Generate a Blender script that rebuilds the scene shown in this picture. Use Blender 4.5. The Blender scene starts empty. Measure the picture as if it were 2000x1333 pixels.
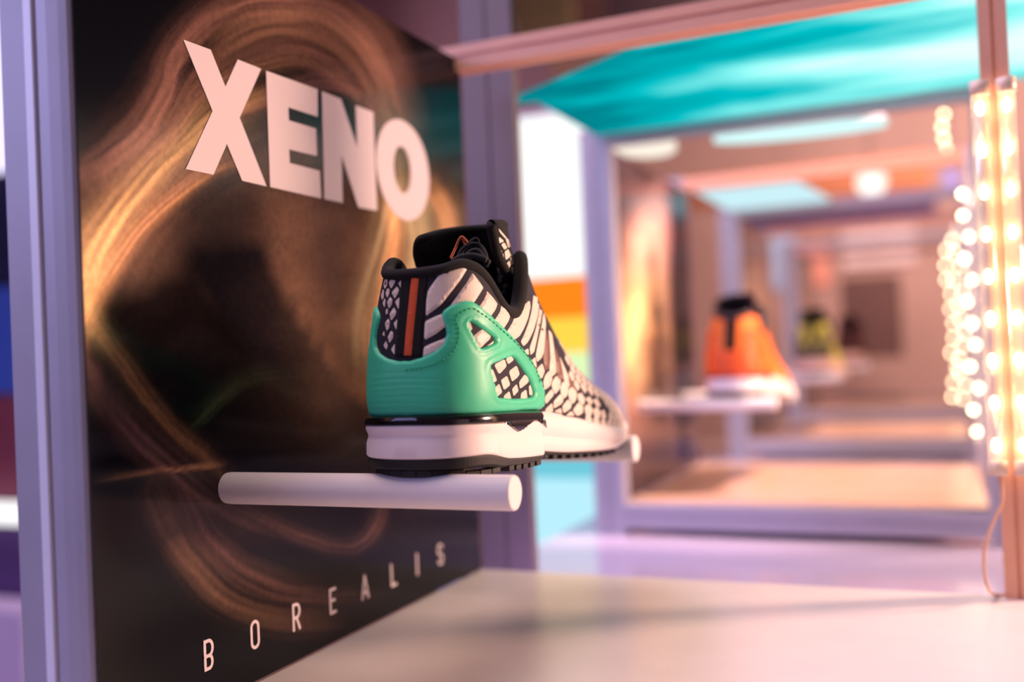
import bpy, bmesh, math, random
import numpy as np
from mathutils import Vector, Matrix
from mathutils.bvhtree import BVHTree
from mathutils.geometry import delaunay_2d_cdt

random.seed(7)
rng = np.random.default_rng(7)
scene = bpy.context.scene
COL = scene.collection

# ------------------------------------------------------------------ camera
F, CX, CY = 1960.0, 1000.0, 666.5                 # focal length in pixels of the 2000 x 1333 frame
def _n(v): return v / np.linalg.norm(v)
def _d(p): return np.array([(p[0] - CX) / F, -(p[1] - CY) / F, -1.0])
AY = _n(_d((1850, 655)))                          # along the display panel, away from the camera
AX = -_n(_d((-3650, 890)))                        # out of the panel, to the right
AX = _n(AX - (AX @ AY) * AY)
AZ = np.cross(AX, AY)
ROT = np.array([AX, AY, AZ])
def ray(p): return ROT @ _d(p)
def proj(P):
    c = np.asarray(P, float) @ ROT
    return np.stack([CX + F * c[..., 0] / -c[..., 2], CY - F * c[..., 1] / -c[..., 2]], -1)
def onx(p, x): r = ray(p); return r * x / r[0]
def ony(p, y): r = ray(p); return r * y / r[1]
def onz(p, z): r = ray(p); return r * z / r[2]

cam_data = bpy.data.cameras.new('camera')
cam = bpy.data.objects.new('camera', cam_data); COL.objects.link(cam)
cam.matrix_world = Matrix([list(ROT[i]) + [0] for i in range(3)] + [[0, 0, 0, 1]])
cam_data.sensor_width = 36; cam_data.lens = F / 2000 * 36
cam_data.clip_start = 0.01; cam_data.clip_end = 60
cam_data.dof.use_dof = True
cam_data.dof.focus_distance = 0.565
cam_data.dof.aperture_fstop = 2.6
scene.camera = cam

# ------------------------------------------------------------------ light and exposure
scene.view_settings.view_transform = 'Standard'
scene.view_settings.look = 'None'
scene.view_settings.gamma = 1
scene.view_settings.use_curve_mapping = False
scene.view_settings.exposure = 0.22
scene.cycles.sample_clamp_indirect = 4.0
world = bpy.data.worlds.new('shop_ambience'); scene.world = world
world.use_nodes = True
bg = world.node_tree.nodes['Background']
bg.inputs[0].default_value = (0.40, 0.35, 0.70, 1); bg.inputs[1].default_value = 0.11

def area(name, loc, target, size, power, color, sy=None, spread=None):
    l = bpy.data.lights.new(name, 'AREA'); l.energy = power; l.color = color
    l.shape = 'RECTANGLE' if sy else 'DISK'; l.size = size
    if sy: l.size_y = sy
    if spread: l.spread = math.radians(spread)
    o = bpy.data.objects.new(name, l); COL.objects.link(o)
    o.location = loc
    o.rotation_euler = (Vector(target) - Vector(loc)).to_track_quat('-Z', 'Y').to_euler()
    return o
area('warm_shop_lamp', (0.83, 1.18, 0.14), (-0.3, 0.5, 0.0), 0.15, 23.0, (1.0, 0.62, 0.45))
area('top_shelf_fill', (-0.38, 0.30, 1.7), (-0.1, 0.6, -0.2), 1.1, 18.5, (1.0, 0.75, 0.71))  # added fill that brightens the shelf and barely grazes the panel
area('second_cube_fill', (0.45, 1.45, 1.25), (-0.35, 1.45, 0.02), 0.2, 4.2, (1.0, 0.68, 0.56), spread=46)  # added fill to brighten the second cube's panel, an invented source
area('shelf_edge_fill', (-0.15, 0.8075, -0.205), (-0.15, 1.2, -0.215), 0.46, 0.32, (0.58, 0.36, 1.0), sy=0.012)  # invented violet source behind the shelf edge, tints deck and upright
area('purple_shop_lamp', (-1.3, -1.1, 0.9), (-0.35, 0.5, 0.0), 0.9, 6.5, (0.54, 0.48, 1.0))
area('left_post_fill', (-1.7, -0.45, 0.6), (-0.41, 0.36, 0.0), 0.6, 13.0, (0.54, 0.52, 1.0))
area('aisle_ceiling_lamp', (0.4, 4.8, 2.2), (0.0, 7.6, 0.9), 1.2, 125.0, (1.0, 0.74, 0.66), spread=150)
area('rear_cube_fill', (0.45, 2.55, 1.3), (-0.3, 2.5, 0.0), 0.3, 7.0, (1.0, 0.70, 0.56), spread=70)
area('violet_back_lamp', (-0.9, 0.75, 1.2), (-0.2, 1.1, -0.2), 0.4, 11.0, (0.72, 0.56, 1.0))

# ------------------------------------------------------------------ helpers
def lin(r, g, b):
    f = lambda c: (c / 255 / 12.92) if c / 255 <= 0.04045 else ((c / 255 + 0.055) / 1.055) ** 2.4
    return (f(r), f(g), f(b), 1.0)

def mat(name, color, rough=0.5, metal=0.0, spec=0.5, emit=None, estr=0.0, noise=0.0, nscale=60.0,
        bump=0.0, bscale=400.0, sss=0.0, sss_r=(0.004, 0.008, 0.006), trans=0.0, alpha=1.0, coat=0.0, sheen=0.0, attr=None, ior=1.45):
    m = bpy.data.materials.new(name); m.use_nodes = True
    nt = m.node_tree; b = nt.nodes['Principled BSDF']
    b.inputs['Base Color'].default_value = color
    b.inputs['Roughness'].default_value = rough
    b.inputs['Metallic'].default_value = metal
    b.inputs['Specular IOR Level'].default_value = spec
    b.inputs['IOR'].default_value = ior
    b.inputs['Coat Weight'].default_value = coat
    b.inputs['Coat Roughness'].default_value = 0.08
    b.inputs['Sheen Weight'].default_value = sheen
    b.inputs['Transmission Weight'].default_value = trans
    b.inputs['Alpha'].default_value = alpha
    if sss:
        b.inputs['Subsurface Weight'].default_value = sss
        b.inputs['Subsurface Radius'].default_value = sss_r
        b.inputs['Subsurface Scale'].default_value = 1.0
    if emit:
        b.inputs['Emission Color'].default_value = emit; b.inputs['Emission Strength'].default_value = estr
    tc = nt.nodes.new('ShaderNodeTexCoord')
    src = None
    if attr:
        a = nt.nodes.new('ShaderNodeAttribute'); a.attribute_name = attr; src = a.outputs['Color']
    if noise:
        nz = nt.nodes.new('ShaderNodeTexNoise'); nz.inputs['Scale'].default_value = nscale
        nz.inputs['Detail'].default_value = 4
        nt.links.new(tc.outputs['Object'], nz.inputs['Vector'])
        mr = nt.nodes.new('ShaderNodeMapRange')
        mr.inputs[1].default_value = 0.25; mr.inputs[2].default_value = 0.75
        mr.inputs[3].default_value = 1 - noise; mr.inputs[4].default_value = 1 + noise
        nt.links.new(nz.outputs['Fac'], mr.inputs[0])
        mx = nt.nodes.new('ShaderNodeMix'); mx.data_type = 'RGBA'; mx.blend_type = 'MULTIPLY'
        mx.inputs[0].default_value = 1.0
        mx.inputs[6].default_value = color
        if src: nt.links.new(src, mx.inputs[6])
        nt.links.new(mr.outputs[0], mx.inputs[7])
        src = mx.outputs[2]
    if src: nt.links.new(src, b.inputs['Base Color'])
    if bump:
        nb = nt.nodes.new('ShaderNodeTexNoise'); nb.inputs['Scale'].default_value = bscale; nb.inputs['Detail'].default_value = 3
        nt.links.new(tc.outputs['Object'], nb.inputs['Vector'])
        bp = nt.nodes.new('ShaderNodeBump'); bp.inputs['Strength'].default_value = bump; bp.inputs['Distance'].default_value = 0.001
        nt.links.new(nb.outputs['Fac'], bp.inputs['Height']); nt.links.new(bp.outputs[0], b.inputs['Normal'])
    return m

def mesh_obj(name, verts, faces, material=None, parent=None, smooth=False, loc=None):
    me = bpy.data.meshes.new(name)
    me.from_pydata([tuple(map(float, v)) for v in verts], [], [tuple(int(i) for i in f) for f in faces])
    me.update()
    if smooth:
        me.polygons.foreach_set('use_smooth', [True] * len(me.polygons))
    o = bpy.data.objects.new(name, me); COL.objects.link(o)
    if material: me.materials.append(material)
    if parent: o.parent = parent
    if loc is not None: o.location = loc
    return o

def empty(name, loc=(0, 0, 0), rz=0.0, parent=None):
    o = bpy.data.objects.new(name, None); COL.objects.link(o)
    o.location = loc; o.rotation_euler = (0, 0, rz); o.empty_display_size = 0.02
    if parent: o.parent = parent
    return o

def tag(o, label, cat, group=None, kind=None):
    o['label'] = label
    if cat: o['category'] = cat
    if group: o['group'] = group
    if kind: o['kind'] = kind
    return o

def struct(o, label):
    o['kind'] = 'structure'; o['label'] = label
    return o

class MB:
    def __init__(s): s.v = []; s.f = []
    def add(s, v, f):
        k = len(s.v); s.v += [tuple(p) for p in v]; s.f += [tuple(i + k for i in q) for q in f]
    def build(s, name, m, parent=None, smooth=False, loc=None): return mesh_obj(name, s.v, s.f, m, parent, smooth, loc)

def box_data(x0, x1, y0, y1, z0, z1, bev=0.0):
    bm = bmesh.new()
    bmesh.ops.create_cube(bm, size=1.0)
    for v in bm.verts:
        v.co = Vector(((x0 + x1) / 2 + v.co.x * (x1 - x0), (y0 + y1) / 2 + v.co.y * (y1 - y0), (z0 + z1) / 2 + v.co.z * (z1 - z0)))
    if bev:
        bmesh.ops.bevel(bm, geom=list(bm.edges), offset=bev, segments=2, affect='EDGES', profile=0.5)
    bm.verts.index_update()
    v = [tuple(a.co) for a in bm.verts]; f = [tuple(a.index for a in q.verts) for q in bm.faces]
    bm.free(); return v, f

def extrude_section(sec, axis, a0, a1):
    """closed 2-D section extruded along an axis ('z': sec=(x,y), 'x': sec=(y,z), 'y': sec=(x,z))"""
    n = len(sec); v = []
    for a in (a0, a1):
        for p in sec:
            v.append({'z': (p[0], p[1], a), 'x': (a, p[0], p[1]), 'y': (p[0], a, p[1])}[axis])
    f = [(i, (i + 1) % n, n + (i + 1) % n, n + i) for i in range(n)]
    f += [tuple(range(n))[::-1], tuple(range(n, 2 * n))]
    return v, f

def fix_normals(o):
    bm = bmesh.new(); bm.from_mesh(o.data); bmesh.ops.recalc_face_normals(bm, faces=bm.faces); bm.to_mesh(o.data); bm.free()
    return o

def tube_data(pts, r, n=12, closed=False, caps=True):
    P = np.array(pts, float); m = len(P)
    rr = np.full(m, r) if np.isscalar(r) else np.asarray(r, float)
    T = np.zeros_like(P)
    for i in range(m):
        a = P[(i - 1) % m] if (closed or i > 0) else P[i]
        b = P[(i + 1) % m] if (closed or i < m - 1) else P[i]
        T[i] = _n(b - a)
    u = np.cross(T[0], (0, 0, 1.0))
    if np.linalg.norm(u) < 1e-4: u = np.cross(T[0], (0, 1.0, 0))
    u = _n(u); v = []; f = []
    for i in range(m):
        u = _n(u - (u @ T[i]) * T[i]); w = np.cross(T[i], u)
        for k in range(n):
            a = 2 * math.pi * k / n
            v.append(P[i] + rr[i] * (math.cos(a) * u + math.sin(a) * w))
    for i in range(m if closed else m - 1):
        j = (i + 1) % m
        for k in range(n):
            f.append((i * n + k, i * n + (k + 1) % n, j * n + (k + 1) % n, j * n + k))
    if caps and not closed:
        f.append(tuple(range(n))[::-1]); f.append(tuple(range((m - 1) * n, m * n)))
    return v, f

def loft_data(rings, cap0=True, cap1=True):
    n = len(rings[0]); v = [p for r in rings for p in r]; f = []
    for i in range(len(rings) - 1):
        for k in range(n):
            f.append((i * n + k, i * n + (k + 1) % n, (i + 1) * n + (k + 1) % n, (i + 1) * n + k))
    if cap0: f.append(tuple(range(n))[::-1])
    if cap1: f.append(tuple(range((len(rings) - 1) * n, len(rings) * n)))
    return v, f

def smooth_curve(pts, k=8):
    """Catmull-Rom through the points"""
    P = [np.array(p, float) for p in pts]; out = []
    for i in range(len(P) - 1):
        p0 = P[max(i - 1, 0)]; p1 = P[i]; p2 = P[i + 1]; p3 = P[min(i + 2, len(P) - 1)]
        for t in np.linspace(0, 1, k, endpoint=False):
            out.append(0.5 * ((2 * p1) + (-p0 + p2) * t + (2 * p0 - 5 * p1 + 4 * p2 - p3) * t * t + (-p0 + 3 * p1 - 3 * p2 + p3) * t ** 3))
    out.append(P[-1]); return np.array(out)

def interp(xs, ys):
    """smooth (monotone cubic) interpolation"""
    xs = np.array(xs, float); ys = np.array(ys, float)
    h = np.diff(xs); dl = np.diff(ys) / h
    m = np.zeros_like(ys); m[0] = dl[0]; m[-1] = dl[-1]
    for i in range(1, len(xs) - 1):
        if dl[i - 1] * dl[i] > 0:
            w1 = 2 * h[i] + h[i - 1]; w2 = h[i] + 2 * h[i - 1]
            m[i] = (w1 + w2) / (w1 / dl[i - 1] + w2 / dl[i])
    def g(x):
        x = np.clip(x, xs[0], xs[-1]); i = np.clip(np.searchsorted(xs, x) - 1, 0, len(xs) - 2)
        t = (x - xs[i]) / h[i]
        return ((2 * t**3 - 3 * t**2 + 1) * ys[i] + (t**3 - 2 * t**2 + t) * h[i] * m[i] + (-2 * t**3 + 3 * t**2) * ys[i + 1] + (t**3 - t**2) * h[i] * m[i + 1])
    return g

# ------------------------------------------------------------------ materials
M = {}
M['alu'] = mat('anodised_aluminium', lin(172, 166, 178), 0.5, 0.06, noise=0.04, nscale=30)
M['alu_warm_lit'] = mat('warm_lit_aluminium', lin(228, 172, 146), 0.45, 0.05, noise=0.04, nscale=30)  # same aluminium with warm light put into its colour
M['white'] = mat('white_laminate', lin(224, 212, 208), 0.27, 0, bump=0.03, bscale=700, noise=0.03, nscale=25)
M['peg'] = mat('white_painted_dowel', lin(236, 226, 226), 0.5, 0, bump=0.22, bscale=260)
M['letter'] = mat('white_print_ink', lin(208, 194, 200), 0.45, 0)
M['fabric'] = mat('dark_woven_fabric', lin(34, 28, 44), 0.8, bump=0.3, bscale=2500)
M['lining'] = mat('black_lining', lin(9, 8, 10), 0.9, bump=0.3, bscale=1800)
M['collar'] = mat('black_knit_collar', lin(13, 10, 11), 0.9, bump=0.4, bscale=2600)
M['cream'] = mat('cream_reflective_film', lin(226, 208, 194), 0.5, bump=0.03, bscale=900)
M['cage'] = mat('mint_green_rubber', lin(72, 205, 158), 0.44, sss=0.55, sss_r=(0.003, 0.010, 0.007), noise=0.08, nscale=45)
M['stitch'] = mat('green_thread', lin(0, 150, 105), 0.6)
M['orange_tape'] = mat('orange_woven_tape', lin(214, 84, 40), 0.7, bump=0.4, bscale=1500)
M['midsole'] = mat('white_foam', lin(240, 224, 222), 0.55, bump=0.05, bscale=600)
M['clip'] = mat('glossy_black_plastic', lin(18, 15, 16), 0.16, spec=0.7, bump=0.02, bscale=300)
M['outsole'] = mat('black_rubber', lin(24, 20, 20), 0.6, bump=0.3, bscale=1500)
M['lace'] = mat('black_lace', lin(16, 18, 20), 0.85)
M['thread'] = mat('orange_lace_loop', lin(190, 100, 60), 0.8)
M['brown'] = mat('brown_lit_fabric', lin(118, 74, 64), 0.5)

# ------------------------------------------------------------------ setting: deck, floor, walls
PX = -0.386                                       # plane of the display panel
SHELF = -0.189
Y0, Y1 = 0.36, 0.80
CELL = 0.85                                       # one display cube plus the gap behind it

v, f = box_data(-5, 5, -2.5, 9, -1.12, -1.02); struct(mesh_obj('floor', v, f, mat('shop_floor', lin(170, 138, 130), 0.35, noise=0.1, nscale=2)), 'pinkish shop floor')
v, f = box_data(-5, 5, 8.0, 8.1, -1.02, 2.6); struct(mesh_obj('wall_back', v, f, mat('shop_back_wall', lin(176, 138, 128), 0.7, noise=0.15, nscale=1.2)), 'blurred pinkish brown rear wall of the shop')
v, f = box_data(-3.1, -3.0, 0.2, 8.0, -1.02, 2.6); struct(mesh_obj('wall_left', v, f, mat('shop_side_wall', lin(150, 122, 150), 0.7, noise=0.15, nscale=1.2)), 'blurred mauve side wall of the shop')

# ------------------------------------------------------------------ the sneaker: shapes
OX, OY, OZ = -0.262, 0.458, -0.061                # heel of the sneaker, lowest point
ORG = np.array([OX, OY, OZ])
_wbase = interp([0, .06, .10, .15, .20, .235, .26, .29], [.0360, .0358, .0352, .0400, .0455, .0450, .0415, .036])
def round_end(s, s0, p): return (1 - np.clip(1 - s / s0, 0, 1) ** p) ** (1 / p)
U_LEN = 0.289
def w_up(s): return _wbase(s) * round_end(s, .040, 2.5) * round_end(U_LEN - s, .070, 2.2)
zb_up = interp([0, .10, .15, .20, .23, .26, .293], [.0275, .0225, .0150, .0055, .0025, .0035, .0085])
h_up = interp([0, .08, .105, .12, .137, .157, .174, .207, .25, .275, .293], [.152, .152, .140, .122, .104, .081, .066, .048, .034, .026, .017])
collar_lat = interp([0, .006, .013, .021, .034, .049, .060, .070, .080, .090, .100, .107, .118, .14], [.1045, .1062, .1090, .1080, .1020, .0910, .0845, .0830, .0890, .1030, .1160, .1195, .1180, .12])
collar_med = interp([0, .010, .024, .034, .045, .057, .066, .080, .090, .100, .107, .118, .14], [.1045, .1075, .1140, .1130, .1040, .0920, .0870, .0900, .1040, .1170, .1200, .1180, .12])
def collar_z(s, sd=1): return collar_lat(s) if sd > 0 else collar_med(s)
gap_x = interp([0, .104, .12, .165, .172, .3], [.019, .019, .0165, .009, .0, .0])
nexp = interp([0, .09, .14, .3], [3.2, 3.0, 2.3, 2.15])

def section(s, nt=26, sd=1):
    """half section of the upper at station s: base to top, (x, y, z) local, lateral side"""
    w = w_up(s); zb = zb_up(s); H = h_up(s) - zb; n = nexp(s)
    phi = math.pi / 2
    if s < 0.172:
        sn = np.clip((collar_z(s, sd) - zb) / H, 0, 1) ** (n / 2) if s < 0.125 else 1.0
        phi = min(phi, math.asin(sn))
        if w > 0 and s > 0.09: phi = min(phi, math.acos(min(1, (gap_x(s) / max(w, 1e-6)) ** (n / 2))))
    t = np.linspace(0, 1, nt)
    a = phi * (1 - (1 - t) ** 1.0)
    # even spacing in height for steep walls
    zz = np.clip(np.sin(a), 0, 1) ** (2 / n); xx = np.clip(np.cos(a), 0, 1) ** (2 / n)
    if s < 0.11:
        zz = np.linspace(0, zz[-1], nt); xx = (1 - zz ** n) ** (1 / n)
    x = w * xx; z = zb + H * zz
    hh = np.clip((z - zb) / 0.08, 0, 1.2)
    bulge = 1 - 0.06 * np.clip(1 - hh * 5, 0, 1) ** 2 if s < 0.13 else 1.0     # pulled in just over the sole
    fall = np.clip(1 - s / 0.09, 0, 1) ** 1.5
    y = s + 0.003 + fall * (0.0115 * np.clip(hh - .25, 0, 2) ** 1.6 + 0.0022 * np.clip(1 - hh * 5, 0, 1) ** 2)
    return np.stack([x * bulge, y + 0 * x, z], -1)

S_UP = np.unique(np.concatenate([.040 * (1 - np.cos(np.linspace(0, math.pi / 2, 26))), np.linspace(.040, .222, 64), U_LEN - .070 * (1 - np.cos(np.linspace(0, math.pi / 2, 22)))]))
def lean(p):
    """the medial wall leans in a little more than the lateral one"""
    if p[0] >= 0: return p
    hh = min(max((p[2] - .03) / .075, 0), 1.15); k = min(max((.16 - p[1]) / .06, 0), 1)
    return (p[0] * (1 - .21 * hh ** 1.8 * k), p[1], p[2])
def upper_mesh():
    nt = 26; V = []; Fc = []
    for sd in (1, -1):
        base = len(V)
        for s in S_UP:
            for p in section(s, nt, sd): V.append(lean((sd * p[0], p[1], p[2])))
        for i in range(len(S_UP) - 1):
            for k in range(nt - 1):
                a, b, c, d = base + i * nt + k, base + (i + 1) * nt + k, base + (i + 1) * nt + k + 1, base + i * nt + k + 1
                Fc.append((a, b, c, d) if sd > 0 else (d, c, b, a))
    return V, Fc

def clean(o, dist=1e-5):
    bm = bmesh.new(); bm.from_mesh(o.data)
    bmesh.ops.remove_doubles(bm, verts=bm.verts, dist=dist)
    bmesh.ops.dissolve_degenerate(bm, edges=bm.edges, dist=1e-7)
    bm.to_mesh(o.data); bm.free()
    o.data.polygons.foreach_set('use_smooth', [True] * len(o.data.polygons)); o.data.update()
    return o

def bvh_world(o):
    bm = bmesh.new(); bm.from_mesh(o.data)
    for v_ in bm.verts: v_.co += Vector(ORG)
    bm.normal_update(); t = BVHTree.FromBMesh(bm); bm.free(); return t

def crop(cid, pts):
    x0, y0, k = {'A': (720, 420, 4.443), 'B': (700, 580, 3.703), 'C': (960, 560, 3.704), 'D': (1000, 640, 4.936), 'E': (720, 500, 6.056),
                 'F': (900, 600, 6.35), 'G': (940, 430, 6.664), 'S': (700, 780, 5.263), 'P': (0, 0, 1.0)}[cid]
    return np.array([(x0 + a / k, y0 + b / k) for a, b in pts])

def inside(pts, poly):
    x, y = pts[:, 0], pts[:, 1]; r = np.zeros(len(pts), bool); n = len(poly)
    for i in range(n):
        x1, y1 = poly[i]; x2, y2 = poly[(i + 1) % n]
        c = (y1 > y) != (y2 > y)
        with np.errstate(divide='ignore', invalid='ignore'):
            r ^= c & (x < (x2 - x1) * (y - y1) / (y2 - y1 + 1e-12) + x1)
    return r

def seg_dist(pts, poly, closed=True):
    n = len(poly); best = np.full(len(pts), 1e9)
    for i in range(n if closed else n - 1):
        a = poly[i]; b = poly[(i + 1) % n]; e = b - a
        t = np.clip(((pts - a) @ e) / (e @ e + 1e-12), 0, 1)
        best = np.minimum(best, np.hypot(*(pts - a - t[:, None] * e).T))
    return best

def densify(poly, step):
    out = []
    for i in range(len(poly)):
        a, b = poly[i], poly[(i + 1) % len(poly)]
        k = max(1, int(np.ceil(np.hypot(*(b - a)) / step)))
        for j in range(k): out.append(a + (b - a) * j / k)
    return np.array(out)

def round_poly(poly, it=2, k=.13, grow=0.0):
    P = np.array(poly, float)
    if grow:
        c = P.mean(0); d = P - c; P = c + d * (1 + grow / np.maximum(np.hypot(*d.T), 1))[:, None]
    for _ in range(it):
        Q = np.roll(P, -1, 0); P = np.stack([P * (1 - k) + Q * k, P * k + Q * (1 - k)], 1).reshape(-1, 2)
    return P

def patch(poly, tree, h, ramp, step, holes=(), base=-0.0004, back=0.03, power=0.5, extra=None):
    """a sheet of thickness h lying on the surface behind an outline; local mesh data"""
    outer = densify(np.array(poly), step); loops = [outer] + [densify(np.array(q), step) for q in holes]
    pts = []; edges = []
    for lp in loops:
        k = len(pts); pts += list(lp); edges += [(k + i, k + (i + 1) % len(lp)) for i in range(len(lp))]
    mn, mx = outer.min(0), outer.max(0)
    gx, gy = np.meshgrid(np.arange(mn[0], mx[0], step), np.arange(mn[1], mx[1], step)); g = np.stack([gx.ravel(), gy.ravel()], 1)
    if len(g):
        ok = inside(g, outer)
        for q in loops[1:]: ok &= ~inside(g, q)
        g = g[ok]
        if len(g):
            dd = np.min([seg_dist(g, q) for q in loops], 0); g = g[dd > step * 0.45]
    allp = [Vector(p) for p in pts] + [Vector(p) for p in g]
    co, ed, fc, *_ = delaunay_2d_cdt(allp, edges, [], 0, 1e-4)
    C = np.array([tuple(c) for c in co]); T = [t for t in fc if len(t) == 3]
    cen = np.array([C[list(t)].mean(0) for t in T]); ok = inside(cen, outer)
    for q in loops[1:]: ok &= ~inside(cen, q)
    T = [t for t, k in zip(T, ok) if k]
    dist = np.min([seg_dist(C, q) for q in loops], 0)
    hits = {}
    for i in sorted({k for t in T for k in t}):
        r = ray(C[i]); loc, nor, idx, ds = tree.ray_cast(Vector((0, 0, 0)), Vector(r).normalized())
        if loc is None: continue
        nn = Vector(nor)
        if nn.dot(Vector(r)) > 0: nn = -nn
        hits[i] = (np.array(loc) - ORG, np.array(nn))
    if not hits: return None
    T = [t for t in T if all(k in hits for k in t)]
    md = np.median([np.linalg.norm(hits[k][0]) for k in hits])
    V = []; idx = {}; Fc = []
    for k in sorted({k for t in T for k in t}):
        q = min(1.0, max(0.0, dist[k] / ramp)) ** power
        hh = 0.0001 + h * q
        if extra is not None: hh += extra(C[k])
        idx[k] = len(V); V.append(hits[k][0] + hits[k][1] * hh)
    cnt = {}
    for t in T:
        tt = t
        a, b, c = (C[k] for k in tt)
        if (b[0] - a[0]) * (c[1] - a[1]) - (b[1] - a[1]) * (c[0] - a[0]) > 0: tt = (t[0], t[2], t[1])
        Fc.append(tuple(idx[k] for k in tt))
        for e in ((tt[0], tt[1]), (tt[1], tt[2]), (tt[2], tt[0])): cnt[e] = cnt.get(e, 0) + 1
    low = {}
    def lo(k):
        if k not in low: low[k] = len(V); V.append(hits[k][0] + hits[k][1] * base)
        return low[k]
    for (a, b) in list(cnt):
        if (b, a) not in cnt: Fc.append((idx[b], idx[a], lo(a), lo(b)))
    return V, Fc

def mirrored(data): 
    V, Fc = data
    return [lean((-v_[0], v_[1], v_[2])) for v_ in V], [tuple(reversed(q)) for q in Fc]

# sole outlines
def outline(wf, s_list, dx=0.0, ds=None):
    R_ = [(wf(s) , s) for s in s_list]; out = []
    for x, s in R_: out.append((x + dx * (1 if x > .004 else x / .004), s))
    for x, s in R_[::-1]: out.append((-(x + dx * (1 if x > .004 else x / .004)), s))
    return out
HEEL_END = 0.099
def w_heel(s): return .0382 * round_end(np.maximum(s, 0), .043, 2.5)
S_HEEL = np.unique(np.concatenate([.043 * (1 - np.cos(np.linspace(0.06, math.pi / 2, 24))), np.linspace(.043, HEEL_END, 12)]))
h_top = lambda s: .0263 - .056 * s
h_mid = interp([0, .02, .05, .095, .12], [.0082, .0085, .0034, .0, -.001])
h_bot = interp([0, .02, .046, .087, .12], [.0, -.0002, -.0034, -.0055, -.0058])
h_clip = interp([0, .052, .098, .12], [.0318, .0302, .0272, .026])
_wf = interp([.08, .10, .12, .16, .20, .225, .25, .293], [.033, .034, .0365, .0425, .0478, .0478, .0465, .042])
def w_fore(s): return _wf(s) * round_end(.2945 - s, .075, 2.3)
S_FORE = np.unique(np.concatenate([np.linspace(.085, .22, 26), .2945 - .0745 * (1 - np.cos(np.linspace(0.05, math.pi / 2, 22)))]))
f_top = interp([.085, .10, .11, .15, .20, .23, .26, .295], [.0268, .0264, .0254, .0185, .0085, .0050, .0062, .0125])
f_mid = interp([.085, .10, .14, .19, .215, .235, .262, .295], [.003, .002, -.0028, -.0066, -.0078, -.0056, -.0003, .0085])
f_bot = interp([.085, .10, .14, .19, .215, .235, .262, .295], [.000, -.002, -.0065, -.0103, -.0112, -.0088, -.0038, .0052])

def ring(wf, sl, zf, d=0.0, shift=0.0, s_off=0.0):
    sl = np.asarray(sl); smin, smax = sl[0], sl[-1]
    pts = []
    for x, s in outline(wf, sl, d):
        e = -d * max(0, 1 - (s - smin) / .03) if s_off else 0.0
        e2 = d * max(0, 1 - (smax - s) / .03) if s_off > 1 else 0.0
        pts.append((x, s + e + e2, zf(s) + shift))
    return pts

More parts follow.
